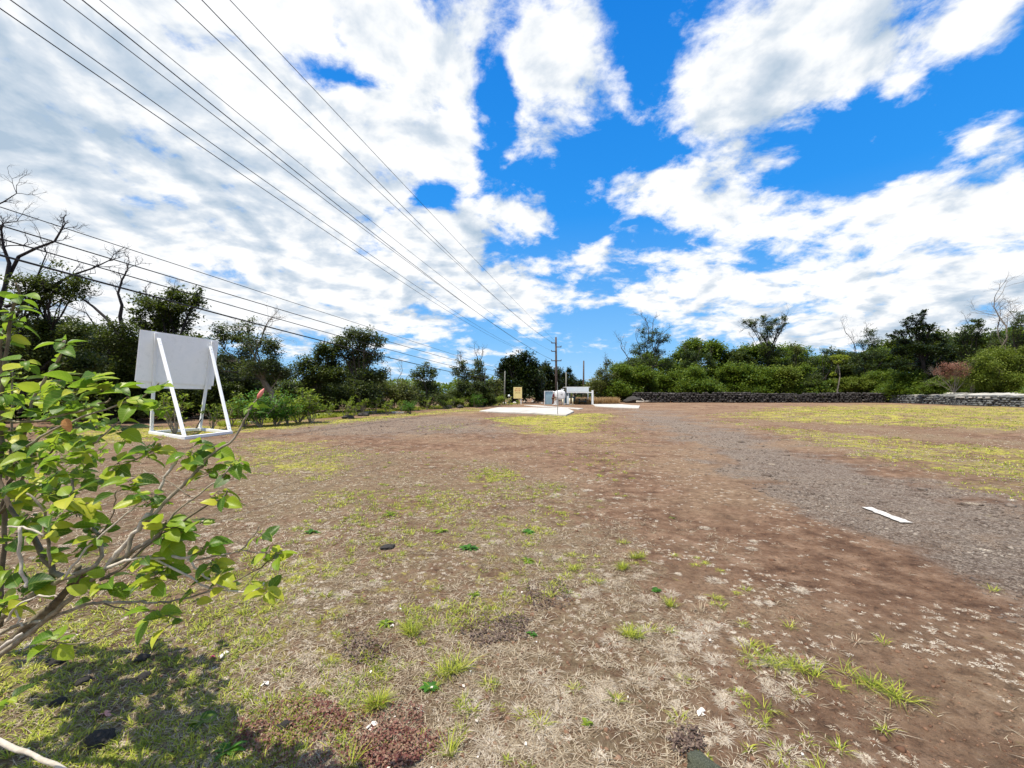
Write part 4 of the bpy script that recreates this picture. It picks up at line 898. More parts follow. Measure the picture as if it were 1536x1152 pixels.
# ------------------------------------------------------------------ white board on its frame
def board():
    # plan positions of the four feet from the photograph
    fl, fr, bl, br = G(277, 659), G(345, 650.5), G(227, 650.5), G(300, 645.5)
    root = empty('display_board', Vector((bl.x, bl.y, 0)), 'large blank white board on a braced white timber frame', 'board'); o0 = root.location.copy()
    dB = (br - bl).normalized()
    def prt(name, mb, mat, bev=.006): return mb.build(name, mat, root, origin=o0, bevel=bev)
    # board plane through the two upright posts
    def onplane(px, py):   # intersect the ray with the vertical plane through bl, br
        n = Vector((-dB.y, dB.x, 0)); r = ray(px, py); s = (bl - Vector((0, 0, 0))).dot(n) / Vector((r.x, r.y, 0)).dot(n)
        return Vector((r.x * s, r.y * s, EYE + r.z * s))
    nrm = Vector((dB.y, -dB.x, 0)).normalized()
    if nrm.y > 0: nrm = -nrm     # points to the camera
    tl, tr_, brc, blc = onplane(211, 494), onplane(329, 511), onplane(321, 579), onplane(203, 571)
    def panel(cor, th, off):
        mb = MB(); v = []
        for k in (0, 1):
            for c in cor: v.append(c - nrm * (off + th * k))
        mb.v = v; mb.f = [(0, 1, 2, 3), (7, 6, 5, 4), (0, 4, 5, 1), (1, 5, 6, 2), (2, 6, 7, 3), (3, 7, 4, 0)]; return mb
    b1 = panel([tl, tr_, brc, blc], .018, .047); me = prt('board', b1, M['white_board'], 0.003); bm_fix(me.data)
    b2 = panel([onplane(207, 560), onplane(319, 574), onplane(318, 584), onplane(206, 582)], .03, .080); me = prt('lower_board', b2, M['white_board'], 0.003); bm_fix(me.data)
    for foot, topx, topy in ((bl, 234, 500), (br, 319, 512)):
        t = onplane(topx, topy); mb = MB(); mb.beam(foot + Vector((0, 0, .05)), t, .10, .09, up=nrm); prt('post', mb, M['white_paint'])
    for foot, topx, topy in ((fl, 236.5, 508), (fr, 314, 520)):
        t = onplane(topx, topy) + nrm * .09; mb = MB(); mb.beam(foot + Vector((0, 0, .06)), t, .11, .06, up=nrm); prt('brace', mb, M['white_paint'])
    sl = [(bl, fl), (fl, fr), (fr, br), (br, bl)]
    for i, (a, b) in enumerate(sl):
        d = (b - a).normalized(); e = .07 if i % 2 else -.07
        mb = MB(); mb.beam(a - d * e + Vector((0, 0, .05 + .0 * i)), b + d * e + Vector((0, 0, .05)), .14, .10 + .004 * i); prt('base_rail', mb, M['white_paint'])
    for foot, topx, topy in ((fl, 236.5, 508), (fr, 314, 520)):
        t = onplane(topx, topy) + nrm * .09; f0 = foot + Vector((0, 0, .06))
        for k in (.04, .07, .93, .965):
            q = f0.lerp(t, k) + nrm * .032; mb = MB(); mb.tube([q - nrm * .01, q + nrm * .012], .014, 6); prt('bolt', mb, M['grey_metal'], 0)
    for a, b in (((294, 646), (302, 628)), ((338, 648), (345, 634)), ((231, 649), (233, 646))):  # thin dark rods slanting up from the base rails
        q = G(*a) + Vector((0, 0, .1)); e = P(*b, q.y + .05); mb = MB(); mb.tube([q, e], .022, 6); prt('dark_rod', mb, M['dark_metal'], 0)
    return root
board()

# ------------------------------------------------------------------ shed, tank, person, posts
DS = 57.0
def shed():
    u = DS / F
    x0, x1 = (850 - 768) * u, (890 - 768) * u
    root = empty('open_shed', Vector(((870 - 768) * u, DS, 0)), 'open fronted white and blue shelter with a deep white roof fascia', 'shed'); o = root.location.copy()
    def prt(name, mb, mat, bev=.01): return mb.build(name, mat, root, origin=o, bevel=bev)
    zt = top_h(581, DS); zf = top_h(587.8, DS)
    dep = 3.6
    mb = MB(); mb.box(((850 + 883) / 2 * u - 768 * u, DS - .02, (zt + zf) / 2), ((883 - 850) * u, .06, zt - zf)); prt('fascia', mb, M['pale_wall'])
    mb = MB(); mb.box(((850 + 884) / 2 * u - 768 * u, DS + dep / 2, zt + .03), ((884 - 849) * u + .1, dep + .1, .06)); prt('roof', mb, M['white_paint'])
    mb = MB(); mb.box(((850 + 890) / 2 * u - 768 * u, DS, zf - .08), (x1 - x0, .10, .13)); prt('beam', mb, M['white_paint'])
    mb = MB(); mb.box((x1 - .12, DS, zf / 2 + .1), (.24, .20, zf + .2)); prt('corner_post', mb, M['white_paint'])
    for px, w, m in ((850.6, .09, 'grey_metal'), (853.0, .07, 'white_paint'), (859.2, .06, 'grey_metal'), (887.0, .05, 'teal')):
        mb = MB(); mb.box(((px - 768) * u, DS + .03, (zf - .16) / 2), (w, w, zf - .16)); prt('post', mb, M[m])
    for px in (850.5, 889.0):
        mb = MB(); mb.box(((px - 768) * u, DS + dep, (zf - .1) / 2), (.12, .12, zf - .1)); prt('rear_post', mb, M['pale_wall'])
    mb = MB(); mb.box(((851.0 + 861) / 2 * u - 768 * u, DS + dep + .05, zf / 2), (10 * u, .05, zf - .1)); prt('rear_wall', mb, M['teal'])
    mb = MB(); mb.box(((866) - 768) * u * Vector((1, 0, 0)) + Vector((0, DS + dep - .1, .55)), (5.5 * u, .6, 1.0)); prt('storage_box', mb, M['teal'])
    # wire mesh across the front opening
    mb = MB()
    for k in range(9):
        px = 862 + k * 3; mb.tube([((px - 768) * u, DS + dep + .08, 0.02), ((px - 768) * u, DS + dep + .08, zf - .2)], .012, 4)
    mb.tube([((861 - 768) * u, DS + dep + .08, zf - .25), ((888 - 768) * u, DS + dep + .08, zf - .25)], .02, 4); mb.tube([((861 - 768) * u, DS + dep + .08, .15), ((888 - 768) * u, DS + dep + .08, .15)], .02, 4)
    prt('rear_rails', mb, M['grey_metal'], 0)
    mb = MB(); mb.box(((851 + 862) / 2 * u - 768 * u, DS + dep / 2, .03), (1, dep, .06)); prt('floor_slab', mb, M['concrete'])
shed()
def table_s():
    u = DS / F; root = empty('picnic_table', Vector(((877.5 - 768) * u, DS + 2.2, 0)), 'dark picnic table standing inside the open shelter', 'table'); 
    mb = MB(); mb.box((0, 0, .74), (1.1, .7, .05)); mb.build('tabletop', M['teal'], root)
    for s in (-1, 1):
        mb = MB(); mb.box((0, s * .6, .44), (1.1, .25, .05)); mb.build('bench', M['teal'], root)
        mb = MB(); mb.beam((s * .42, -.6, 0), (s * .42, .2, .71), .06, .06); mb.beam((s * .42, .6, 0), (s * .42, -.2, .71), .05, .05); mb.build('leg', M['dark_metal'], root)
table_s()
def fence_panel():
    u = DS / F; root = empty('screen_wall', Vector(((824 - 768) * u, DS + .6, 0)), 'pale blue sheet screen wall left of the white tank', 'screen'); zt = top_h(587, DS)
    mb = MB(); w = (831 - 818.5) * u; n = 16; v = []; f = []
    for i in range(n * 2 + 1):
        x = -w / 2 + w * i / (2 * n); y = .025 * (1 if i % 2 else -1)
        v += [Vector((x, y, .03)), Vector((x, y, zt))]
        if i: f.append((2 * i - 2, 2 * i, 2 * i + 1, 2 * i - 1))
    mb.v = v; mb.f = f; mb.build('sheet', M['blue_sheet'], root)
    for x in (-w / 2 - .03, w / 2 + .03):
        mb = MB(); mb.box((x, -.03, zt / 2 + .02), (.10, .10, zt + .06)); mb.build('post', M['white_paint'], root)
    mb = MB(); mb.box((0, -.04, zt + .03), (w, .07, .06)); mb.build('top_rail', M['white_paint'], root)
fence_panel()
def tank():
    d = DS - .8; u = d / F; cx = (841 - 768) * u; zc = top_h(592.7, d); r = 7.4 * u
    root = empty('storage_tank', Vector((cx, d + 1, 0)), 'white horizontal storage tank on block supports beside the shelter', 'tank')
    # rounded body: lathe of a superellipse section along y
    v = []; f = []; n = 32; prof = [(0, .0), (.0, .55), (.02, .82), (.08, .95), (.2, 1), (2.2, 1), (2.32, .95), (2.4, .8), (2.42, 0)]
    for (yy, k) in prof:
        for i in range(n):
            a = 2 * math.pi * i / n; c, s = math.cos(a), math.sin(a); e = .72
            v.append(Vector((math.copysign(abs(c) ** e, c) * r * k, yy - 1.2, zc + math.copysign(abs(s) ** e, s) * r * k)))
    for j in range(len(prof) - 1):
        for i in range(n): f.append((j * n + i, j * n + (i + 1) % n, (j + 1) * n + (i + 1) % n, (j + 1) * n + i))
    mb = MB(); mb.v = v; mb.f = f; o = mb.build('body', M['white_paint'], root, True); bm_fix(o.data)
    mb = MB(); mb.box((.1, -1.22, zc + .12), (.26, .02, .05), Matrix.Rotation(-.25, 3, 'Y')); mb.build('nameplate', M['dark_metal'], root)
    mb = MB(); mb.tube([(.1, -.6, zc + r), (.1, -.6, zc + r + .12), (.5, -.6, zc + r + .10)], .05, 6); mb.build('vent_pipe', M['white_paint'], root)
    for y in (-.9, .8):
        for s in (-1, 1):
            mb = MB(); mb.box((s * .42, y, (zc - r) / 2 + .05), (.2, .25, zc - r + .14)); mb.build('support', M['white_paint'], root)
    mb = MB(); mb.box((0, -.9, .22), (.64, .18, .16)); mb.box((0, -.93, .52), (.6, .1, .1)); mb.build('cross_block', M['concrete'], root)
    # valve stand
    mb = MB(); mb.box((-.7, -.85, .08), (.34, .3, .18)); mb.box((-.7, -.85, .36), (.24, .2, .36)); mb.build('valve_block', M['white_paint'], root)
tank()
for px, lb in ((844.2, 'short cream bollard in front of the tank'), (854.3, 'cream bollard at the left corner of the shelter'), (859.0, 'second cream bollard, just inside the shelter opening')):
    d = DS - 1.4; r = empty('bollard', XG(px, d), lb, 'bollard', 'cream bollards guarding the tank'); h = top_h(597.5 if px > 850 else 599, d)
    mb = MB(); mb.tube([(0, 0, -.05), (0, 0, h), (0, 0, h + .03)], [.085, .085, .04], 10); mb.build('post', M['cream'], r, True)
mb = MB(); u = DS / F
r = empty('meter_cabinet', XG(851.6, DS - .7), 'grey metal cabinet between the tank and the cream bollards', 'cabinet'); mb.box((0, 0, .62), (.34, .3, 1.2)); mb.build('body', M['grey_metal'], r, bevel=.02)
mb = MB(); mb.box((0, -.16, .62), (.28, .02, 1.05)); mb.build('door', M['pale_wall'], r)

def person():
    d = DS - 1.6; base = XG(829.6, d)
    root = empty('person', base, 'person in a maroon top and brown trousers with a white hat left of the tank', 'person')
    def skin(name, verts, edges, rad, mat):
        me = bpy.data.meshes.new(name); me.from_pydata(verts, edges, []); me.update()
        o = new_obj(name, me, mat, root, False)
        md = o.modifiers.new('s', 'SKIN'); md.use_smooth_shade = True
        for i, r in enumerate(rad): me.skin_vertices[0].data[i].radius = (r, r * .85)
        me.skin_vertices[0].data[0].use_root = True
        ss = o.modifiers.new('ss', 'SUBSURF'); ss.levels = 1; ss.render_levels = 2
        return o
    # whole body, facing right towards the tank, bent forward a little at the waist
    V_ = [(0, 0, .92), (.02, 0, 1.12), (.07, 0, 1.36), (.10, 0, 1.46), (.13, 0, 1.60), (.14, 0, 1.68),
          (.09, -.18, 1.38), (.13, -.24, 1.12), (.34, -.20, 1.02), (.42, -.19, 1.0),
          (.09, .18, 1.38), (.10, .25, 1.12), (.32, .22, 1.0), (.40, .21, .99),
          (-.01, -.10, .88), (.02, -.12, .48), (-.03, -.12, .09), (.10, -.13, .05),
          (-.01, .10, .88), (-.02, .12, .48), (-.10, .12, .09), (.03, .13, .05)]
    E_ = [(0, 1), (1, 2), (2, 3), (3, 4), (4, 5), (2, 6), (6, 7), (7, 8), (8, 9), (2, 10), (10, 11), (11, 12), (12, 13), (0, 14), (14, 15), (15, 16), (16, 17), (0, 18), (18, 19), (19, 20), (20, 21)]
    R_ = [.14, .13, .15, .06, .10, .085, .06, .045, .036, .03, .06, .045, .036, .03, .09, .06, .042, .035, .09, .06, .042, .035]
    skin('body', V_, E_, R_, M['skin'])
    skin('shirt', [(.0, 0, .93), (.02, 0, 1.12), (.07, 0, 1.34), (.09, 0, 1.43), (.09, -.19, 1.39), (.12, -.235, 1.2), (.09, .19, 1.39), (.10, .24, 1.2)], [(0, 1), (1, 2), (2, 3), (2, 4), (4, 5), (2, 6), (6, 7)], [.165, .155, .175, .08, .085, .07, .085, .07], M['maroon'])
    skin('trousers', [(0, 0, .95), (-.01, -.10, .86), (.02, -.12, .48), (-.03, -.12, .12), (-.01, .10, .86), (-.02, .12, .48), (-.10, .12, .12)], [(0, 1), (1, 2), (2, 3), (0, 4), (4, 5), (5, 6)], [.165, .115, .085, .065, .115, .085, .065], M['trousers'])
    mb = MB(); mb.tube([(.135, 0, 1.66), (.135, 0, 1.67), (.14, 0, 1.675), (.14, 0, 1.75), (.14, 0, 1.78)], [.17, .17, .115, .10, .05], 16); mb.build('hat', M['white_paint'], root, True)
    for s in (-1, 1):
        mb = MB(); mb.box((.07 if s < 0 else .0, s * .125, .045), (.26, .10, .09)); mb.build('shoe', M['white_paint'], root, bevel=.03)
        # hand: palm with five separate curled fingers resting on the valve
        mb = MB(); hx, hy, hz = (.44, s * .20, 1.0)
        mb.box((hx + .03, hy, hz), (.08, .08, .03))
        for k in range(4):
            L_ = (.06, .07, .075, .06)[k]; y = hy - .03 + .02 * k; mb.tube([(hx + .06, y, hz), (hx + .06 + L_ * .6, y, hz - .008), (hx + .06 + L_, y, hz - .035)], [.009, .008, .006], 5)
        mb.tube([(hx + .01, hy - s * .04, hz), (hx + .04, hy - s * .07, hz - .01), (hx + .07, hy - s * .07, hz - .02)], [.011, .009, .007], 5)
        mb.build('hand', M['skin'], root, True)
person()

# yellow notice
def notice():
    g_ = G(781.5, 606.6); d = g_.y; u = d / F; root = empty('notice_sign', g_, 'yellow notice board with red and brown lettering on a white post', 'sign')
    zt, zb = top_h(580.8, d), top_h(597.8, d); cx = (776.6 - 781.5) * u
    mb = MB(); mb.box((cx, 0, (zt + zb) / 2), (12.8 * u, .04, zt - zb)); mb.build('panel', M['sign_yellow'], root, bevel=.01)
    mb = MB(); mb.box((0, .07, (zt - .3) / 2), (.13, .09, zt - .3)); mb.build('post', M['white_paint'], root)
    mb = MB(); mb.box((.10, .065, zt - .75), (.10, .05, .55)); mb.build('bracket', M['pale_wall'], root)
    rr = random.Random(4)
    def row(z, h, x0, x1, mat, n):
        mb = MB(); w = (x1 - x0) / n
        for i in range(n):   # unreadably small painted letters: strokes only
            x = cx + x0 + w * (i + .5); k = i % 4; t = w * .2
            mb.box((x - w * .28, -.022, z), (t, .006, h))
            if k in (0, 1, 3): mb.box((x + .01, -.0225, z + h * .4), (w * .55, .006, t))
            if k in (0, 2): mb.box((x + .01, -.0225, z - h * .4), (w * .55, .006, t))
            if k in (0, 1): mb.box((x + w * .25, -.023, z + (h * .0 if k == 0 else h * .2)), (t, .006, h * (1 if k == 0 else .5)))
        mb.build('lettering', mat, root)
    row(zt - .20, .12, -.30, .34, M['sign_red'], 5); row(zt - .45, .22, -.42, .40, M['sign_red'], 6); row(zt - .78, .13, -.33, .33, M['sign_brown'], 5)
notice()

# thin metal post before the tank, verge stakes
r = empty('thin_post', G(836.4, 623.5), 'thin grey metal post standing at the front edge of the concrete pad', 'post'); mb = MB(); hh = top_h(573, G(836.4, 623.5).y); mb.tube([(0, 0, -.1), (0, 0, hh)], .026, 6); mb.build('shaft', M['grey_metal'], r)
for px, lb in ((726.5, 'small white capped stake by the first thin pole'), (763.5, 'small white capped stake left of the yellow notice')):
    d = 55; r = empty('capped_stake', XG(px, d), lb, 'garden lamp', 'white capped stakes in the verge'); z = top_h(593, d); mb = MB(); mb.tube([(0, 0, 0), (0, 0, z - .1)], .025, 6); mb.build('stake', M['grey_metal'], r)  # marker stakes with plain white caps
    mb = MB(); mb.tube([(0, 0, z - .18), (0, 0, z - .02), (0, 0, z + .12)], [.17, .15, .03], 10); mb.build('cap', M['white_paint'], r, True)
for px, py, s, lb in ((787.5, 603.5, .2, 'white stone beside the notice post under the figs'), (799, 603.3, .22, 'largest white stone at the foot of the figs'), (810.5, 602.4, .2, 'white stone nearest the blue screen wall'), (813, 605.6, .17, 'small white stone in front of the blue screen wall'), (757, 606, .25, 'white stone beneath the second thin pole'), (772, 605.5, .25, 'white stone under the yellow notice'), (733, 608, .25, 'white stone right of the first thin pole')):
    rock('white_stone', lb, G(px, py), s, M['concrete'], .7, int(px), 'white stones along the verge', 1, 'stone')

# ------------------------------------------------------------------ utility poles and wires
def pole(label, px, d, top_py, r, arms=(), mat='pole_wood', lean=0.0, cat='pole'):
    b = XG(px, d); root = empty('utility_pole', b, label, cat); h = top_h(top_py, d)
    mb = MB(); mb.tube([(0, 0, -.3), (lean * .5, 0, h * .5), (lean, 0, h)], [r * 1.25, r * 1.1, r * .85], 10); mb.build('shaft', M[mat], root, True)
    for z_py, x0, x1 in arms:
        z = top_h(z_py, d); u = d / F; xx0, xx1 = (x0 - px) * u, (x1 - px) * u
        mb = MB(); mb.box(((xx0 + xx1) / 2, -.12, z), (abs(xx1 - xx0), .10, .12)); a = mb.build('crossarm', M['pole_wood'], root)
        for e in ((xx0, xx1) if abs(xx1 - xx0) > 1.0 else ((xx0,) if xx0 < -.3 else (xx1,))):
            mb = MB(); mb.tube([(e * .96, -.12, z + .06), (e * .96, -.12, z + .12), (e * .96, -.12, z + .2)], [.03, .07, .04], 7); mb.build('insulator', M['dark_metal'], a, True)
    return root
pole('tall dark utility pole with a crossarm behind the white tank', 834.6, 62, 505.5, .15, [(514.5, 827, 834), (520.5, 835, 842), (527, 827, 834), (541.2, 827, 842)], lean=-.05)
pole('shorter dark utility pole rising behind the shelter roof', 875, 84, 541, .15, lean=.1)
pole('weathered grey pole above the left end of the shelter roof', 849.2, 72, 558, .12, mat='pole_grey')
pole('first thin grey pole among the verge shrubs, farther from the yellow notice', 726.5, 50, 551, .07, mat='pole_grey', lean=.08)
pole('second thin grey pole among the verge shrubs, nearer the yellow notice', 756.5, 56, 556.5, .09, mat='pole_grey', lean=.08)
def wire(label, pts, d0, dE, ptE, r, grp, extra=.25):
    """pts: image points along the wire; plan line from first point at depth d0 to ptE at depth dE"""
    A = P(*pts[0], d0); E = P(*ptE, dE); n = Vector((-(E.y - A.y), E.x - A.x, 0)); L2 = Vector((E.x - A.x, E.y - A.y))
    ts, zs = [], []
    for p in list(pts) + [ptE]:
        rr_ = ray(*p); s = A.dot(n) / Vector((rr_.x, rr_.y, 0)).dot(n) if True else 0
        q = Vector((rr_.x * s, rr_.y * s)); t = (q - Vector((A.x, A.y))).dot(L2) / L2.length_squared
        ts.append(t); zs.append(EYE + rr_.z * s)
    co = np.polyfit(ts, zs, 2, w=[1] * (len(ts) - 1) + [1])
    T = np.linspace(-extra, 1, 60) ; T = np.sign(T) * np.abs(T) ** 1.0
    # keep the curve on the traced points nearby
    pl = [Vector((A.x + (E.x - A.x) * t, A.y + (E.y - A.y) * t, float(np.polyval(co, t)))) for t in T]
    mb = MB(); o0 = pl[0].copy(); mb.tube(pl, r, 5); o = mb.build('power_line', M['wire'], None, True, origin=o0); o.location = o0
    return tag(o, label, 'wire', grp)
UG = 'overhead wires running to the tall pole'
WR = [('lowest of the upper bundle of wires, leaving the photo at the top left corner', [(0, 12.5), (300, 218.5), (400, 287.5), (500, 354), (568, 400)], (785, 526), 70, .010),
      ('second wire of the upper bundle, just above the lowest one', [(17, 0), (300, 203), (400, 273.5), (500, 343.5), (582, 400)], (790, 527), 70, .010),
      ('third wire of the upper bundle, running close beside the fourth', [(98, 0), (300, 156), (400, 233), (500, 308), (617, 401), (797.6, 522)], (827.5, 540), 62, .009),
      ('fourth and boldest wire of the upper bundle', [(127, 0), (300, 141), (400, 222), (500, 301), (617, 400), (797.6, 522)], (828.5, 540), 62, .012),
      ('fifth wire of the upper bundle, above the close pair', [(149, 0), (300, 123.4), (400, 205), (517, 300), (638, 394), (734, 468.7)], (828, 526.5), 62, .008),
      ('sixth wire of the upper bundle, left one of the upper three', [(264, 0), (400, 129.5), (581, 300), (718, 424)], (828, 513.8), 62, .009),
      ('seventh wire of the upper bundle, middle one of the upper three', [(302, 0), (400, 101), (595, 300), (718, 423)], (829, 513.5), 62, .010),
      ('highest wire of the upper bundle, crossing the small blue gap in the clouds', [(349, 0), (440.6, 100), (625, 300), (700, 378.6), (804.7, 482.8)], (841, 520), 62, .008)]
for i, (lb, pts, E, dE, r) in enumerate(WR): wire(lb, pts, 7.0 + .2 * i, dE, E, r * 1.0, UG)
LG = 'lower wires crossing in front of the left wood'
for lb, pts, E, dE, r in (('highest and thinnest of the four lower wires crossing the left wood', [(0, 307.5), (400, 443.5), (685.6, 532.7)], (757, 556), 56, .010),
                      ('second of the four lower wires crossing the left wood', [(0, 337.8), (300, 427.7), (400, 459), (677, 539)], (757, 560), 56, .014),
                      ('third of the four lower wires crossing the left wood', [(0, 356.8), (300, 446), (400, 473), (677, 548.5)], (757, 566), 56, .014),
                      ('lowest and thickest of the four lower wires crossing the left wood', [(0, 384), (300, 462), (400, 489.6), (677, 558)], (757, 572), 56, .023)):
    wire(lb, pts, 9.5, dE, E, r * 1.1, LG, .1)

# ------------------------------------------------------------------ foreground weeds
def weed(label, p, n, L_, w, mat, up=.6, name='weed', cat='weed', group=None, seed=0, droop=.4):
    rr = random.Random(seed or int(p.x * 1000)); z0 = gz1(p.x, p.y); root = empty(name, (p.x, p.y, z0), label, cat, group); v = []; f = []
    for i in range(n):
        a = 2.4 * i + rr.uniform(-.3, .3); e = rr.uniform(.15, up) ; l = L_ * rr.uniform(.6, 1.15); d = Vector((math.cos(a) * math.cos(e), math.sin(a) * math.cos(e), math.sin(e))); s = Vector((-math.sin(a), math.cos(a), rr.uniform(-.3, .3)))
        b = len(v); m = 6
        for k in range(m + 1):
            t = k / m; q = d * l * t + Vector((0, 0, .004 - droop * l * t * t)); q.z = max(q.z, .003); ww = w * rr.uniform(.85, 1.1) * math.sin(math.pi * min(.97, .08 + t * .92)) ** .8
            for sd in (-1, 0, 1): v.append(q + s * ww * sd + Vector((0, 0, .25 * ww * abs(sd))))
        for k in range(m):
            for c in (0, 1): f.append((b + 3 * k + c, b + 3 * k + c + 1, b + 3 * k + c + 4, b + 3 * k + c + 3))
    mb = MB(); mb.v = v; mb.f = f; mb.build('leaves', mat, root, True); return root
for i, (px, py, n, L_, w, mt, lb) in enumerate((
        (703, 824, 22, .115, .016, 'leaf_green_shrub', 'largest bright green rosette weed in the middle of the foreground'), (467, 800, 16, .10, .015, 'leaf_green_shrub', 'dark green rosette weed right of the bush branches'), (792, 799, 20, .10, .013, 'leaf_green_shrub', 'spreading green weed right of the middle, above the bright rosette'),
        (660, 797, 18, .12, .012, 'leaf_shrub', 'loose green weed patch left above the bright rosette'), (792, 843, 16, .09, .012, 'leaf_shrub', 'pale edged weed beside a bleached grass tuft below the spreading one'), (984, 887, 18, .05, .012, 'leaf_green_shrub', 'small round leaved green weed on the bare red soil'),
        (798, 950, 10, .045, .012, 'leaf_green_shrub', 'tiny upright green seedling in the centre foreground'), (643, 1030, 16, .06, .013, 'leaf_green_shrub', 'small dark green weed with jagged leaves near the lower centre'), (880, 1083, 12, .035, .009, 'leaf_shrub', 'very small bright weed near the bottom centre'),
        (712, 892, 12, .06, .008, 'leaf_shrub', 'thin weed below the largest rosette'), (578, 934, 20, .07, .010, 'leaf_shrub', 'vivid yellow green tuft with a white petal beside it'), (300, 1086, 5, .075, .034, 'bush_leaf', 'seedling with three big round lime green leaves at the lower left'),
        (340, 1132, 9, .10, .014, 'leaf_green_shrub', 'leafy green weed at the bottom left of the red mat'), (585, 772, 16, .14, .010, 'leaf_shrub', 'low flat green weed above left of the centre'), (1008, 778, 8, .06, .006, 'leaf_shrub', 'small weed at the edge of the bare track'))):
    weed(lb, G(px, py), n, L_, w, M[mt], .7 if mt != 'bush_leaf' else .5, seed=100 + i)
def tuft(label, pxs, n, L_, lean, mat='grass_green'):
    global rng; sv = rng; rng = np.random.default_rng(int(pxs[0][0])); pts = [G(*p) for p in pxs]; c = pts[0]
    x = np.concatenate([np.linspace(a.x, b.x, 5) for a, b in zip(pts, pts[1:])]) if len(pts) > 1 else np.array([c.x]); y = np.concatenate([np.linspace(a.y, b.y, 5) for a, b in zip(pts, pts[1:])]) if len(pts) > 1 else np.array([c.y])
    V, Fq = blades(x, y, n, np.full(len(x), .025), np.full(len(x), L_), np.full(len(x), .0017), lean); rng = sv
    o = mesh_np('grass_tuft', V - np.array([c.x, c.y, 0]), Fq, M[mat]); o.location = (c.x, c.y, 0); return tag(o, label, 'grass tuft', 'single grass tufts on the soil')
tuft('long green grass tuft trailing over bare soil at the lower right, the left of two', [(1122, 985), (1160, 1000), (1195, 1003), (1225, 1016)], 12, .10, 1.5)
tuft('long green grass tuft trailing over bare soil at the lower right, the right of two', [(1270, 1010), (1310, 1030), (1340, 1040), (1358, 1048)], 10, .10, 1.6)
tuft('small star shaped grass tuft right of the centre on bare soil', [(1185, 943)], 26, .06, 1.2)
tuft('star shaped grass tuft to the right of the small one', [(1326, 965)], 26, .06, 1.2)
tuft('pale spidery grass tuft between the two star shaped tufts', [(1284, 962)], 24, .07, 1.6, 'grass_dry')
tuft('fine grass tuft with a tall seed stalk on the bare soil', [(1003, 910), (1008, 912)], 14, .09, .8)
tuft('thin pale grass tuft with wiry stalks right of the centre', [(1050, 918)], 24, .11, .9, 'grass_dry')
tuft('green grass tuft above the small round leaved weed', [(932, 856), (935, 852)], 30, .08, 1.0)
tuft('bushy green grass tuft behind the round leaved weed', [(950, 840), (962, 838)], 26, .09, 1.0)
tuft('grass tuft at the left edge of the bleached patch', [(940, 955), (955, 960)], 26, .09, 1.1)
tuft('green grass tuft rooted in the red creeper mat', [(570, 1055), (560, 1060)], 40, .09, 1.0)
tuft('arching green grass tuft above the small jagged weed', [(690, 1000), (665, 1010)], 30, .12, 1.1)
tuft('pale green grass tuft at the bottom left of the centre', [(675, 1128)], 50, .10, .8)
tuft('olive grass tuft at the very bottom below the red mat', [(525, 1148)], 50, .09, .9)
tuft('grass tuft right of the vivid yellow green tuft', [(612, 940), (620, 950)], 40, .10, 1.0)
tuft('bright small grass tuft near a white petal', [(632, 962)], 50, .05, .8)
tuft('grass tuft low between the bush and the centre', [(505, 925)], 26, .08, 1.2)
tuft('narrow grass tuft on the grey gravel at the right', [(1490, 884)], 26, .07, 1.4)
# dropped hibiscus flowers
def petal(label, px, py, s, mat, name='fallen_petal'):
    p = G(px, py); rr = random.Random(px); mb = MB(); v = []; f = []
    for k in range(4):
        a = rr.uniform(0, 6.28); b = len(v); n = 6
        for i in range(n):
            t = i / (n - 1); w = .35 * math.sin(math.pi * (.1 + .85 * t)); q = Vector((math.cos(a), math.sin(a), 0)) * t * s; sd = Vector((-math.sin(a), math.cos(a), 0)) * w * s
            z = .012 + .3 * s * math.sin(3 * t + k); v += [q + sd + Vector((0, 0, z)), q - sd + Vector((0, 0, z * .7))]
            if i: f.append((b + 2 * i - 2, b + 2 * i - 1, b + 2 * i + 1, b + 2 * i))
    mb.v = v; mb.f = f; o = mb.build(name, mat, None, True); o.location = (p.x, p.y, gz1(p.x, p.y)); return tag(o, label, 'petal')
petal('crumpled magenta flower on the ground in front of the bush', 320, 988, .022, M['petal'], 'fallen_flower')
petal('white withered petal beside the magenta flower', 335, 984, .03, M['litter'])
petal('withered pink flower lying in the grass under the bush', 157, 1073, .03, M['petal_pink'], 'fallen_flower')
petal('white petal on the red creeper mat', 557, 1090, .03, M['litter'])
petal('white petal lying on the vivid yellow green tuft', 588, 937, .018, M['litter'])
petal('long white chip standing on the soil near the bottom centre', 1049, 1068, .03, M['litter'])
petal('pale curled petal right of the bush, on the dry grass', 398, 1029, .026, M['litter'])

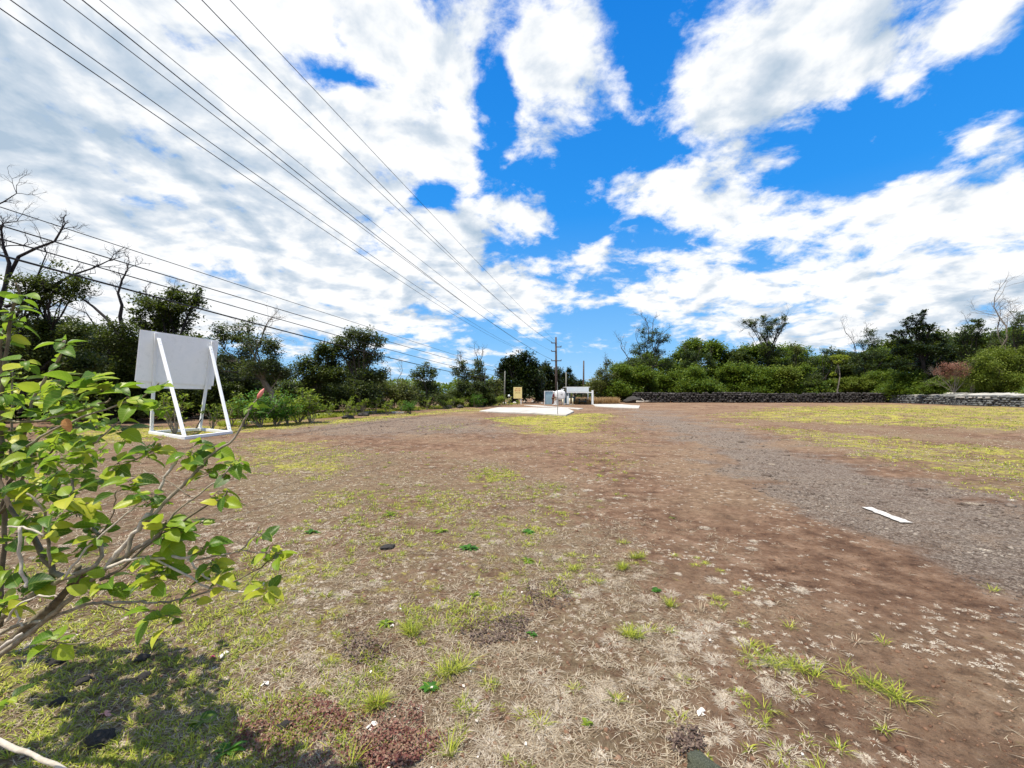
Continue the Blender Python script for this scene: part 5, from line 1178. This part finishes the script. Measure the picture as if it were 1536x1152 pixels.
# ------------------------------------------------------------------ near bush at the left
def near_bush():
    base = Vector((-2.62, 1.95, 0)); root = empty('hibiscus_bush', base, 'big leafy bush with tangled pale stems filling the left foreground', 'bush')
    # (points (px,py), depth start, depth end, r0 (m), r1, material)
    S = [([(-190, 1090), (-60, 1040), (0, 975), (60, 925), (104, 881), (130, 855)], 1.95, 1.62, .026, .012, 'twig_brown'),
         ([(-150, 1080), (-40, 1010), (40, 950), (85, 905), (112, 868), (118, 850)], 1.9, 1.6, .02, .010, 'twig_brown'),
         ([(94, 868), (76, 850), (43, 795), (14, 760), (-10, 700), (-20, 640)], 1.6, 1.75, .013, .008, 'twig_brown'),
         ([(-60, 975), (0, 928), (35, 904), (69, 881), (97, 868), (132, 854)], 1.75, 1.55, .016, .010, 'twig'),
         ([(132, 854), (148, 842), (149, 805), (128, 786), (115, 760), (108, 720)], 1.55, 1.6, .009, .005, 'twig'),
         ([(-40, 1010), (35, 956), (75, 925), (111, 892), (139, 869), (160, 852), (191, 833), (240, 800)], 1.7, 1.5, .013, .008, 'twig'),
         ([(191, 833), (201, 800), (236, 765), (288, 716), (302, 699), (319, 681), (351, 657), (371, 622), (378, 608), (386, 598)], 1.5, 1.6, .009, .003, 'twig'),
         ([(160, 852), (177, 829), (200, 802), (222, 771)], 1.52, 1.5, .011, .009, 'twig_dead'),
         ([(222, 785), (240, 730), (255, 705), (269, 685)], 1.55, 1.55, .006, .006, 'twig_dead'),
         ([(160, 852), (200, 838), (235, 837), (281, 836), (294, 835)], 1.5, 1.5, .007, .006, 'twig_dead'),
         ([(281, 839), (304, 863), (330, 879), (356, 888), (387, 884), (396, 874)], 1.5, 1.5, .005, .003, 'twig_dead'),
         ([(225, 834), (276, 861), (308, 879), (332, 886), (360, 888)], 1.5, 1.5, .005, .003, 'twig_dead'),
         ([(-20, 960), (31, 937), (75, 928), (121, 909), (156, 903), (200, 904), (243, 903), (283, 896), (318, 886), (345, 878)], 1.7, 1.5, .009, .003, 'twig'),
         ([(337, 879), (384, 856), (408, 839), (416, 828)], 1.5, 1.5, .003, .002, 'twig_brown'),
         ([(294, 840), (339, 830), (361, 825), (384, 799), (390, 788)], 1.5, 1.5, .004, .002, 'twig'),
         ([(361, 825), (395, 829), (410, 828)], 1.5, 1.5, .002, .0015, 'twig'),
         ([(360, 888), (378, 868), (392, 855)], 1.5, 1.5, .002, .0015, 'twig'),
         ([(120, 735), (139, 723), (180, 700), (226, 678), (240, 665)], 1.7, 1.6, .005, .003, 'twig'),
         ([(-30, 625), (0, 629), (52, 632), (104, 620), (146, 608), (165, 598)], 1.7, 1.7, .007, .004, 'twig'),
         ([(40, 670), (69, 650), (122, 626), (187, 605), (215, 594), (238, 575)], 1.65, 1.6, .006, .003, 'twig'),
         ([(140, 665), (165, 645), (190, 622), (210, 605)], 1.6, 1.6, .004, .003, 'twig'),
         ([(-20, 820), (0, 700), (3, 591), (7, 548), (17, 469), (30, 442), (24, 424)], 1.85, 1.75, .014, .004, 'twig_brown'),
         ([(-5, 640), (-2, 580), (2, 520), (8, 470)], 1.85, 1.8, .008, .004, 'twig_brown'),
         ([(20, 700), (40, 640), (52, 596), (73, 561), (88, 539), (97, 511)], 1.8, 1.7, .008, .005, 'twig'),
         ([(10, 720), (17, 640), (19, 590), (19, 544)], 1.8, 1.8, .006, .004, 'twig'),
         ([(0, 770), (30, 720), (60, 690), (85, 672)], 1.75, 1.7, .007, .004, 'twig_brown'),
         ([(0, 940), (5, 820), (8, 740), (40, 690), (55, 660)], 1.8, 1.7, .013, .006, 'twig_brown'),
         ([(76, 850), (70, 800), (62, 760), (40, 740)], 1.55, 1.5, .007, .004, 'twig'),
         ([(30, 790), (30, 840), (36, 870), (40, 880)], 1.45, 1.45, .007, .006, 'twig_dead'),
         ([(12, 790), (40, 792), (66, 804)], 1.45, 1.45, .004, .004, 'twig_dead'),
         ([(10, 932), (30, 905), (60, 895), (85, 895)], 1.5, 1.45, .005, .003, 'twig_dead'),
         ([(24, 915), (28, 930), (34, 940)], 1.5, 1.5, .004, .004, 'twig_dead'),
         ([(-20, 990), (20, 958), (34, 950)], 1.45, 1.45, .008, .006, 'twig_dead'),
         ([(97, 868), (115, 840), (150, 805), (190, 770), (215, 750)], 1.5, 1.5, .005, .003, 'twig_dead'),
         ([(150, 870), (185, 850), (225, 815), (300, 765), (336, 745), (340, 735)], 1.5, 1.5, .007, .003, 'twig_brown'),
         ([(215, 705), (250, 720), (285, 745)], 1.5, 1.5, .002, .002, 'twig'),
         ([(130, 830), (165, 780), (172, 755), (176, 735)], 1.55, 1.55, .003, .002, 'twig_brown'),
         ([(65, 960), (110, 965), (150, 958), (190, 940)], 1.5, 1.5, .0025, .0015, 'twig_brown'),
         ([(156, 905), (190, 915), (215, 918), (230, 915)], 1.5, 1.5, .003, .002, 'twig_brown'),
         ([(240, 800), (262, 770), (300, 740), (335, 715), (345, 700)], 1.5, 1.52, .005, .003, 'twig'),
         ([(-120, 1060), (0, 1112), (50, 1135), (110, 1160), (160, 1190)], 1.6, 1.5, .012, .008, 'twig_dead')]
    rr = random.Random(8)
    by = {}; pls = []
    def smoothline(pts):
        out = []
        for i in range(len(pts) - 1):
            p0 = pts[max(0, i - 1)]; p1 = pts[i]; p2 = pts[i + 1]; p3 = pts[min(len(pts) - 1, i + 2)]
            for k in range(4):
                t = k / 4; out.append(0.5 * ((2 * p1) + (p2 - p0) * t + (2 * p0 - 5 * p1 + 4 * p2 - p3) * t * t + (3 * p1 - p0 - 3 * p2 + p3) * t ** 3))
        out.append(pts[-1]); return out
    for pts, d0, d1, r0, r1, mt in S:
        m = len(pts); q = [P(*p, d0 + (d1 - d0) * i / (m - 1)) for i, p in enumerate(pts)]
        q = smoothline(q); n = len(q)
        for i in range(1, n - 1): q[i] = q[i] + Vector((rr.gauss(0, 1), rr.gauss(0, 1), rr.gauss(0, 1))) * .0022
        rad = [(.78 if r0 < .015 else .9) * (r0 + (r1 - r0) * i / (n - 1)) * rr.uniform(.9, 1.12) for i in range(n)]
        mb = MB(); mb.tube(q, rad, 8); by.setdefault(mt, []).append(mb); pls.append((q, mt))
        mb.build('stem', M[mt], root, True, origin=base)
    # thick stems reach the ground at the base
    for k, (x_, y_) in enumerate(((-.0, 0), (.12, .05), (-.1, .1))):
        mb = MB(); s_ = P((-190, -150, -60)[k], (1090, 1080, 975)[k], (1.95, 1.9, 1.75)[k])
        mb.tube(wav(base + Vector((x_, y_, -.1)), s_, 4, .03), [.04, .036, .034, .03, .028 if k < 2 else .018], 8); mb.build('stem', M['twig_brown'], root, True, origin=base)
    # leaves
    nl, nw = 9, 4
    T_ = []; UV = []
    for i in range(nl + 1):
        t = i / nl; w = .32 * math.sin(math.pi * min(1, t ** .78)) ** .75 * (1 - .18 * t) if 0 < t < 1 else (.0 if i == 0 else .0)
        for j in range(-nw // 2, nw // 2 + 1):
            s = j / (nw / 2); ww = w * (1 + (.07 if (abs(s) == 1 and i % 2) else 0)); T_.append((t, s * ww, s)); UV.append((t, .5 + .5 * s * (ww / .32 if w else 0)))
    T_ = np.array(T_); UV = np.array(UV); W = nw + 1
    LF = np.array([(i * W + j, (i + 1) * W + j, (i + 1) * W + j + 1, i * W + j + 1) for i in range(nl) for j in range(nw)])
    LV = []; n_leaf = 0
    pet = MB()
    def leaf_at(p, d, L_, nrm):
        nonlocal n_leaf
        d = d.normalized(); x = nrm.cross(d)
        if x.length < .05: x = d.orthogonal()
        x.normalize(); z = d.cross(x).normalized()
        curl = rr.uniform(.05, .75); fold = rr.uniform(.05, .65); wv = rr.uniform(0, 6); wid = rr.uniform(.85, 1.25)
        p0 = p + d * L_ * .22; pet.tube([p, p.lerp(p0, .5) + Vector((0, 0, .002)), p0], [.0016, .0012, .0010], 4, False)
        t = T_[:, 0]; lat = T_[:, 1] * wid; s = T_[:, 2]
        up = -curl * t * t * .7 + fold * np.abs(lat) + .018 * np.sin(7 * t + wv) * np.abs(s)
        al = t - .12 * curl * t ** 3
        V = np.outer(al, d) + np.outer(lat, x) + np.outer(up, z)
        LV.append(V * L_ + np.array(p0[:])); n_leaf += 1
    def cluster(px, py, d, n, L_, tip=None):
        c = P(px, py, d); ax = Vector((rr.uniform(-.3, .6), rr.uniform(-.6, .1), rr.uniform(.5, 1))).normalized()
        for i in range(n + 1):
            a = 2.4 * i + rr.uniform(-.4, .4); el = rr.uniform(-.75, .65)
            dv = Vector((math.cos(a), math.sin(a), 0)) * math.cos(el) + Vector((0, 0, math.sin(el) * .8 - .12)); dv = dv + ax * .2
            st = c - ax * rr.uniform(0, .05)
            nr = Vector((rr.gauss(-.2, .35), rr.gauss(-.5, .4), 1)).normalized()
            leaf_at(st, dv, L_ * rr.uniform(.42, 1.0), nr)
    CL = [(28, 437, 1.75, 5, .10), (14, 455, 1.78, 5, .09), (22, 480, 1.8, 4, .085), (97, 508, 1.7, 7, .075), (84, 535, 1.72, 2, .06), (10, 500, 1.8, 4, .08), (38, 540, 1.75, 6, .085), (20, 560, 1.8, 6, .08), (5, 585, 1.7, 6, .085),
          (85, 560, 1.7, 6, .09), (118, 572, 1.6, 7, .11), (150, 578, 1.62, 7, .10), (168, 572, 1.62, 7, .09), (195, 588, 1.6, 6, .09), (238, 578, 1.58, 4, .10), (232, 608, 1.58, 6, .10), (205, 600, 1.6, 6, .085), (60, 585, 1.7, 7, .085), (100, 600, 1.7, 6, .085), (30, 610, 1.7, 6, .085), (130, 605, 1.7, 6, .08),
          (10, 640, 1.7, 6, .09), (45, 650, 1.68, 7, .09), (85, 655, 1.65, 7, .085), (120, 652, 1.6, 6, .085), (180, 632, 1.6, 4, .085), (178, 645, 1.6, 6, .08), (60, 680, 1.65, 7, .09), (25, 690, 1.65, 7, .09), (100, 680, 1.6, 7, .085), (125, 690, 1.6, 6, .08), (90, 700, 1.6, 5, .08),
          (103, 735, 1.5, 6, .105), (88, 750, 1.52, 5, .10), (110, 765, 1.5, 6, .09), (50, 720, 1.6, 6, .09), (15, 730, 1.6, 6, .09), (130, 752, 1.5, 4, .08), (232, 663, 1.58, 7, .085), (222, 672, 1.6, 5, .08), (178, 690, 1.6, 7, .07), (200, 715, 1.55, 8, .075), (170, 722, 1.55, 4, .075), (230, 740, 1.52, 9, .085), (215, 748, 1.52, 5, .08),
          (285, 672, 1.55, 8, .075), (300, 655, 1.58, 4, .06), (318, 668, 1.58, 7, .075), (290, 690, 1.55, 7, .08), (312, 700, 1.55, 6, .08), (345, 693, 1.55, 7, .075), (358, 690, 1.55, 4, .065), (338, 740, 1.5, 6, .075), (325, 738, 1.5, 3, .08), (250, 780, 1.5, 9, .095), (268, 790, 1.5, 6, .09), (240, 805, 1.5, 6, .10), (300, 775, 1.5, 3, .08), (255, 785, 1.48, 5, .09),
          (215, 835, 1.48, 7, .085), (232, 858, 1.48, 8, .085), (215, 870, 1.5, 6, .08), (240, 850, 1.5, 5, .08), (305, 820, 1.5, 8, .08), (318, 838, 1.5, 8, .08), (326, 862, 1.5, 8, .075), (330, 870, 1.5, 4, .06), (390, 796, 1.5, 6, .065), (400, 825, 1.5, 5, .06), (418, 830, 1.5, 6, .065), (394, 878, 1.48, 8, .078), (290, 888, 1.5, 4, .07), (235, 915, 1.48, 8, .08), (250, 918, 1.48, 4, .08), (378, 603, 1.6, 4, .06), (383, 596, 1.6, 2, .06),
          (40, 770, 1.6, 7, .09), (70, 790, 1.5, 7, .09), (20, 800, 1.6, 6, .09), (60, 825, 1.6, 6, .08), (15, 850, 1.6, 7, .09), (30, 880, 1.55, 6, .09), (60, 870, 1.6, 6, .08), (10, 900, 1.55, 5, .09), (150, 790, 1.55, 5, .08), (125, 810, 1.55, 5, .085), (140, 800, 1.5, 3, .08), (110, 860, 1.55, 5, .08), (135, 880, 1.5, 4, .07), (165, 860, 1.5, 5, .08), (180, 880, 1.5, 5, .075), (90, 950, 1.5, 4, .08), (8, 1045, 1.35, 4, .07), (-20, 700, 1.6, 8, .09), (-30, 600, 1.7, 8, .09), (-40, 800, 1.6, 8, .09), (-20, 900, 1.6, 8, .09)]
    for c in CL: cluster(*c)
    for k in range(150):   # inner mass, set further back
        px, py = rr.uniform(-120, 150), rr.uniform(560, 790)
        if px > 90 and py > 720: continue
        cluster(px, py, rr.uniform(1.75, 2.5), 6, .08)
    for k in range(14): cluster(rr.uniform(-260, -20), rr.uniform(480, 950), rr.uniform(1.5, 2.4), 6, .09)
    LV_ = np.array(LV) - np.array(base[:]); nv = len(T_)
    Fq = (LF[None] + (np.arange(n_leaf) * nv)[:, None, None]).reshape(-1, 4)
    o = mesh_np('leaves', LV_.reshape(-1, 3), Fq, M['bush_leaf'], root, True)
    uv = o.data.uv_layers.new(name='UVMap'); uv.data.foreach_set('uv', np.tile(UV, (n_leaf, 1))[Fq.ravel()].astype(np.float32).ravel())
    pet.build('leaf_stalks', M['twig_brown'], root, False, origin=base)
    # pink bud and one dead orange leaf
    a, b = P(386, 598, 1.6), P(396, 583, 1.6); mb = MB(); mb.tube([a, a.lerp(b, .3), a.lerp(b, .7), b], [.003, .0075, .007, .002], 10); o = mb.build('flower_bud', M['bud'], root, True, origin=base); o['label'] = 'closed salmon pink flower bud at the branch tip'
    LV.clear(); n0 = n_leaf; leaf_at(P(96, 623, 1.58), Vector((.35, 0, -1)), .055, Vector((.3, -1, .1)))
    o = mesh_np('dead_leaf', np.array(LV)[0] - np.array(base[:]), LF, M['dead_leaf'], root, True); o['label'] = 'withered orange leaf hanging in the bush'
near_bush()

# ------------------------------------------------------------------ sky, sun, camera
SUN_EL, SUN_AZ = math.radians(70), math.radians(-118)      # azimuth from +Y (view direction), negative = left
sd = Vector((math.sin(SUN_AZ) * math.cos(SUN_EL), math.cos(SUN_AZ) * math.cos(SUN_EL), math.sin(SUN_EL)))
ld = bpy.data.lights.new('sun', 'SUN'); ld.energy = 4.8; ld.angle = math.radians(.5); ld.color = (1.0, .93, .82)
lo = bpy.data.objects.new('sun', ld); C.objects.link(lo); lo.rotation_euler = sd.to_track_quat('Z', 'Y').to_euler(); lo.location = sd * 50
def make_world():
    w = bpy.data.worlds.new('World'); scene.world = w; w.use_nodes = True; nt = w.node_tree; N = nt.nodes; L = nt.links; N.clear()
    out = N.new('ShaderNodeOutputWorld'); bg = N.new('ShaderNodeBackground'); sky = N.new('ShaderNodeTexSky'); sky.sky_type = 'NISHITA'; sky.sun_disc = False
    sky.sun_elevation = SUN_EL; sky.sun_rotation = SUN_AZ; sky.air_density = 1.0; sky.dust_density = .4; sky.ozone_density = 3.0
    S_ = .10
    tc = N.new('ShaderNodeTexCoord'); vec = tc.outputs['Generated']
    sep = N.new('ShaderNodeSeparateXYZ'); L.new(vec, sep.inputs[0])
    zc = mth(N, L, 'ADD', mth(N, L, 'MAXIMUM', sep.outputs[2], 0.0), .27)
    cb = N.new('ShaderNodeCombineXYZ'); L.new(mth(N, L, 'DIVIDE', sep.outputs[0], zc), cb.inputs[0]); L.new(mth(N, L, 'DIVIDE', sep.outputs[1], zc), cb.inputs[1])
    cp = cb.outputs[0]
    wn = noise_node(N, L, cp, 1.3, 5, .6); wv = N.new('ShaderNodeVectorMath'); wv.operation = 'MULTIPLY_ADD'
    wv.inputs[1].default_value = (.20, .20, .20); L.new(wn.outputs['Color'], wv.inputs[0])
    wo = N.new('ShaderNodeVectorMath'); wo.operation = 'ADD'; wo.inputs[1].default_value = (-.10, -.10, -.10); L.new(vec, wo.inputs[0]); L.new(wo.outputs[0], wv.inputs[2]); wvec = wv.outputs[0]
    def blobsum(lst):
        acc = None
        for px, py, rx, ry, rot, wt in lst:
            if wt > .6: rx, ry = rx * 1.22, ry * 1.22
            c = ray(px, py).normalized(); ca, sa = math.cos(math.radians(rot)), math.sin(math.radians(rot))
            e1 = ray(px + rx * ca, py - rx * sa).normalized() - c; e2 = ray(px - ry * sa, py - ry * ca).normalized() - c
            a, b = e1.length, e2.length; t1 = (e1 - c * e1.dot(c)).normalized(); t3 = c; t2 = t3.cross(t1)
            if t2.dot(e2) < 0: t2 = -t2; t1, t2 = t1, t2
            t2 = (t2 - t1 * t2.dot(t1)).normalized(); t3 = t1.cross(t2)
            mp = N.new('ShaderNodeMapping'); mp.vector_type = 'TEXTURE'; mp.inputs['Location'].default_value = c
            mp.inputs['Rotation'].default_value = Matrix((t1, t2, t3)).transposed().to_euler(); mp.inputs['Scale'].default_value = (a, b, 1.6)
            L.new(wvec, mp.inputs['Vector']); g = N.new('ShaderNodeTexGradient'); g.gradient_type = 'SPHERICAL'; L.new(mp.outputs[0], g.inputs[0])
            acc = mth(N, L, 'MULTIPLY_ADD', g.outputs['Fac'], wt, c=acc if acc is not None else 0.0)
        return acc
    cover = mth(N, L, 'MINIMUM', mth(N, L, 'MULTIPLY', blobsum(CLOUDS), 1.15), 1.3); grey = blobsum(GREYS)
    n1 = noise_node(N, L, cp, 3.4, 15, .60, .2)
    ofs = N.new('ShaderNodeVectorMath'); ofs.operation = 'ADD'; ofs.inputs[1].default_value = (-.055, .03, 0); L.new(cp, ofs.inputs[0])
    n1b = noise_node(N, L, ofs.outputs[0], 3.4, 6, .55, .2); n1c = noise_node(N, L, cp, 3.4, 6, .55, .2)
    relief = mth(N, L, 'SUBTRACT', n1b.outputs['Fac'], n1c.outputs['Fac'])
    back = ramp_out(N, L, sep.outputs[1], .25, -.35, .75); n2 = noise_node(N, L, cp, 1.0, 5, .55, .4); n3 = noise_node(N, L, cp, 9.0, 10, .65, .3)  # back: unseen cloud added behind the camera to neutralise the blue fill light
    # lumpy density
    dn = mth(N, L, 'ADD', mth(N, L, 'MAXIMUM', mth(N, L, 'MAXIMUM', cover, -.75), back), mth(N, L, 'MULTIPLY', mth(N, L, 'SUBTRACT', n1.outputs['Fac'], .52), 4.2))
    dn = mth(N, L, 'ADD', dn, mth(N, L, 'MULTIPLY', mth(N, L, 'SUBTRACT', n3.outputs['Fac'], .5), 2.0))
    alpha = ramp_out(N, L, dn, .10, .95)
    # shading: thick parts go blue grey, thin parts stay bright
    th = mth(N, L, 'ADD', mth(N, L, 'MULTIPLY', dn, .14), mth(N, L, 'MINIMUM', mth(N, L, 'MULTIPLY', grey, .85), .36))
    th = mth(N, L, 'ADD', th, mth(N, L, 'MULTIPLY', mth(N, L, 'SUBTRACT', n2.outputs['Fac'], .5), 2.2))
    th = mth(N, L, 'ADD', th, mth(N, L, 'MULTIPLY', mth(N, L, 'SUBTRACT', n1.outputs['Fac'], .5), -1.2))
    th = mth(N, L, 'ADD', th, mth(N, L, 'MULTIPLY', relief, 4.2))
    cc = ramp(N, [(.0, (.76, .77, .785)), (.2, (.67, .695, .72)), (.45, (.52, .575, .64)), (1.0, (.33, .42, .52))]); L.new(th, cc.inputs['Fac'])
    # deep saturated blue sky from the sky texture
    sc = mix(N, L, 1.0, sky.outputs[0], (S_, S_, S_), 'MULTIPLY')
    gm = N.new('ShaderNodeGamma'); gm.inputs[1].default_value = 1.0; L.new(sc, gm.inputs[0])
    hs = N.new('ShaderNodeHueSaturation'); hs.inputs['Saturation'].default_value = 1.35; hs.inputs['Value'].default_value = 1.15; hs.inputs['Hue'].default_value = .506; L.new(gm.outputs[0], hs.inputs['Color'])
    veil = mth(N, L, 'MULTIPLY', ramp_out(N, L, sep.outputs[2], .30, .0), .28)
    tint = ramp(N, [(.0, (.24, .46, .72)), (.12, (.13, .38, .72)), (.38, (.018, .25, .72)), (.8, (.002, .15, .58))]); L.new(sep.outputs[2], tint.inputs['Fac'])
    skyc = mix(N, L, .8, mix(N, L, veil, hs.outputs[0], (.55, .78, 1.0)), tint.outputs['Color'])
    col = mix(N, L, alpha, skyc, cc.outputs['Color'])
    L.new(col, bg.inputs['Color']); bg.inputs['Strength'].default_value = 1.0; L.new(bg.outputs[0], out.inputs['Surface'])
# px, py, rx, ry, rotation (deg, anticlockwise), weight
CLOUDS = [(150, 150, 620, 380, -20, 1.6), (330, 330, 420, 190, -25, 1.1), (-300, 200, 700, 700, 0, 1.5), (620, 60, 190, 120, -30, 1.1), (620, 210, 170, 110, -30, .9), (560, 400, 260, 110, -20, .9), (690, 340, 110, 60, -20, .6), (400, 470, 250, 60, -8, .5),
          (790, 60, 120, 120, 0, .9), (880, 100, 110, 130, 0, .9), (830, 190, 90, 60, 0, .5), (800, 330, 60, 35, 0, .7), (870, 235, 50, 35, 0, .4), (770, 400, 60, 35, 0, .5), (790, 450, 60, 40, 0, .5),
          (1180, 100, 270, 130, 35, 1.35), (1300, 20, 200, 110, 20, .9), (1110, 160, 140, 70, 30, .5), (1480, 20, 150, 60, 25, .9), (1360, 120, 60, 40, 30, .5), (1180, 200, 60, 30, 30, .35),
          (1050, 310, 180, 80, 0, 1.15), (1130, 250, 80, 40, 0, .4), (960, 300, 80, 50, 0, .3), (900, 390, 45, 28, 0, .75), (1380, 320, 250, 85, 5, .95), (1520, 300, 160, 80, 0, .6), (1300, 430, 420, 95, 5, .9), (960, 450, 230, 55, 0, .95), (1100, 420, 160, 60, 0, .5), (1200, 500, 420, 50, 0, .5), (1500, 450, 260, 100, 0, .8), (1470, 215, 80, 30, 0, .35),
          (505, 105, 110, 38, -10, -1.5), (500, 45, 30, 60, 20, -1.0), (650, 285, 70, 40, -20, -1.5), (742, 150, 50, 170, -8, -1.6), (985, 70, 40, 130, -15, -.9), (1000, 220, 60, 40, 20, -.5), (1330, 240, 240, 60, 28, -1.3), (1030, 385, 50, 18, 0, -.7), (640, 410, 50, 16, -20, -.8), (690, 415, 30, 14, 0, -.4), (850, 330, 30, 70, 0, -.5), (640, 500, 160, 35, -10, -.4), (60, 300, 400, 250, -10, .7), (200, 420, 300, 90, -10, .6), (1350, 470, 420, 80, 4, .4), (1250, 380, 300, 60, 5, .2), (1180, 60, 160, 90, 30, .4), (1250, 350, 70, 30, 10, -.5), (900, 480, 130, 30, 0, -.4), (870, 300, 40, 120, 0, -.8), (640, 460, 180, 40, -20, -.4), (800, 90, 60, 60, 0, .4)]
GREYS = [(60, 220, 330, 130, -30, .42), (300, 290, 330, 110, -35, .50), (100, 60, 350, 130, -30, .28), (440, 250, 170, 80, -45, .35), (280, 360, 200, 50, -15, .22), (420, 80, 120, 90, -45, .2), (610, 220, 70, 50, 0, .18), (1150, 110, 200, 70, 35, .14), (1350, 450, 260, 50, 0, .12), (1450, 500, 200, 40, 0, .2), (-300, 300, 500, 500, 0, .4)]
make_world()

cam = bpy.data.cameras.new('camera'); co = bpy.data.objects.new('camera', cam); C.objects.link(co)
cam.sensor_width = 36; cam.lens = F / 1536 * 36; cam.clip_start = .05; cam.clip_end = 3000
co.location = (0, 0, EYE); co.rotation_euler = (math.radians(90) + PITCH, 0, 0); scene.camera = co
scene.view_settings.view_transform = 'Standard'; scene.view_settings.look = 'None'; scene.view_settings.exposure = .46; scene.view_settings.gamma = 1
scene.render.engine = 'CYCLES'; scene.cycles.max_bounces = 6; scene.cycles.diffuse_bounces = 3; scene.cycles.transmission_bounces = 3; scene.cycles.use_denoising = True
scene.render.resolution_x = 1024; scene.render.resolution_y = 768
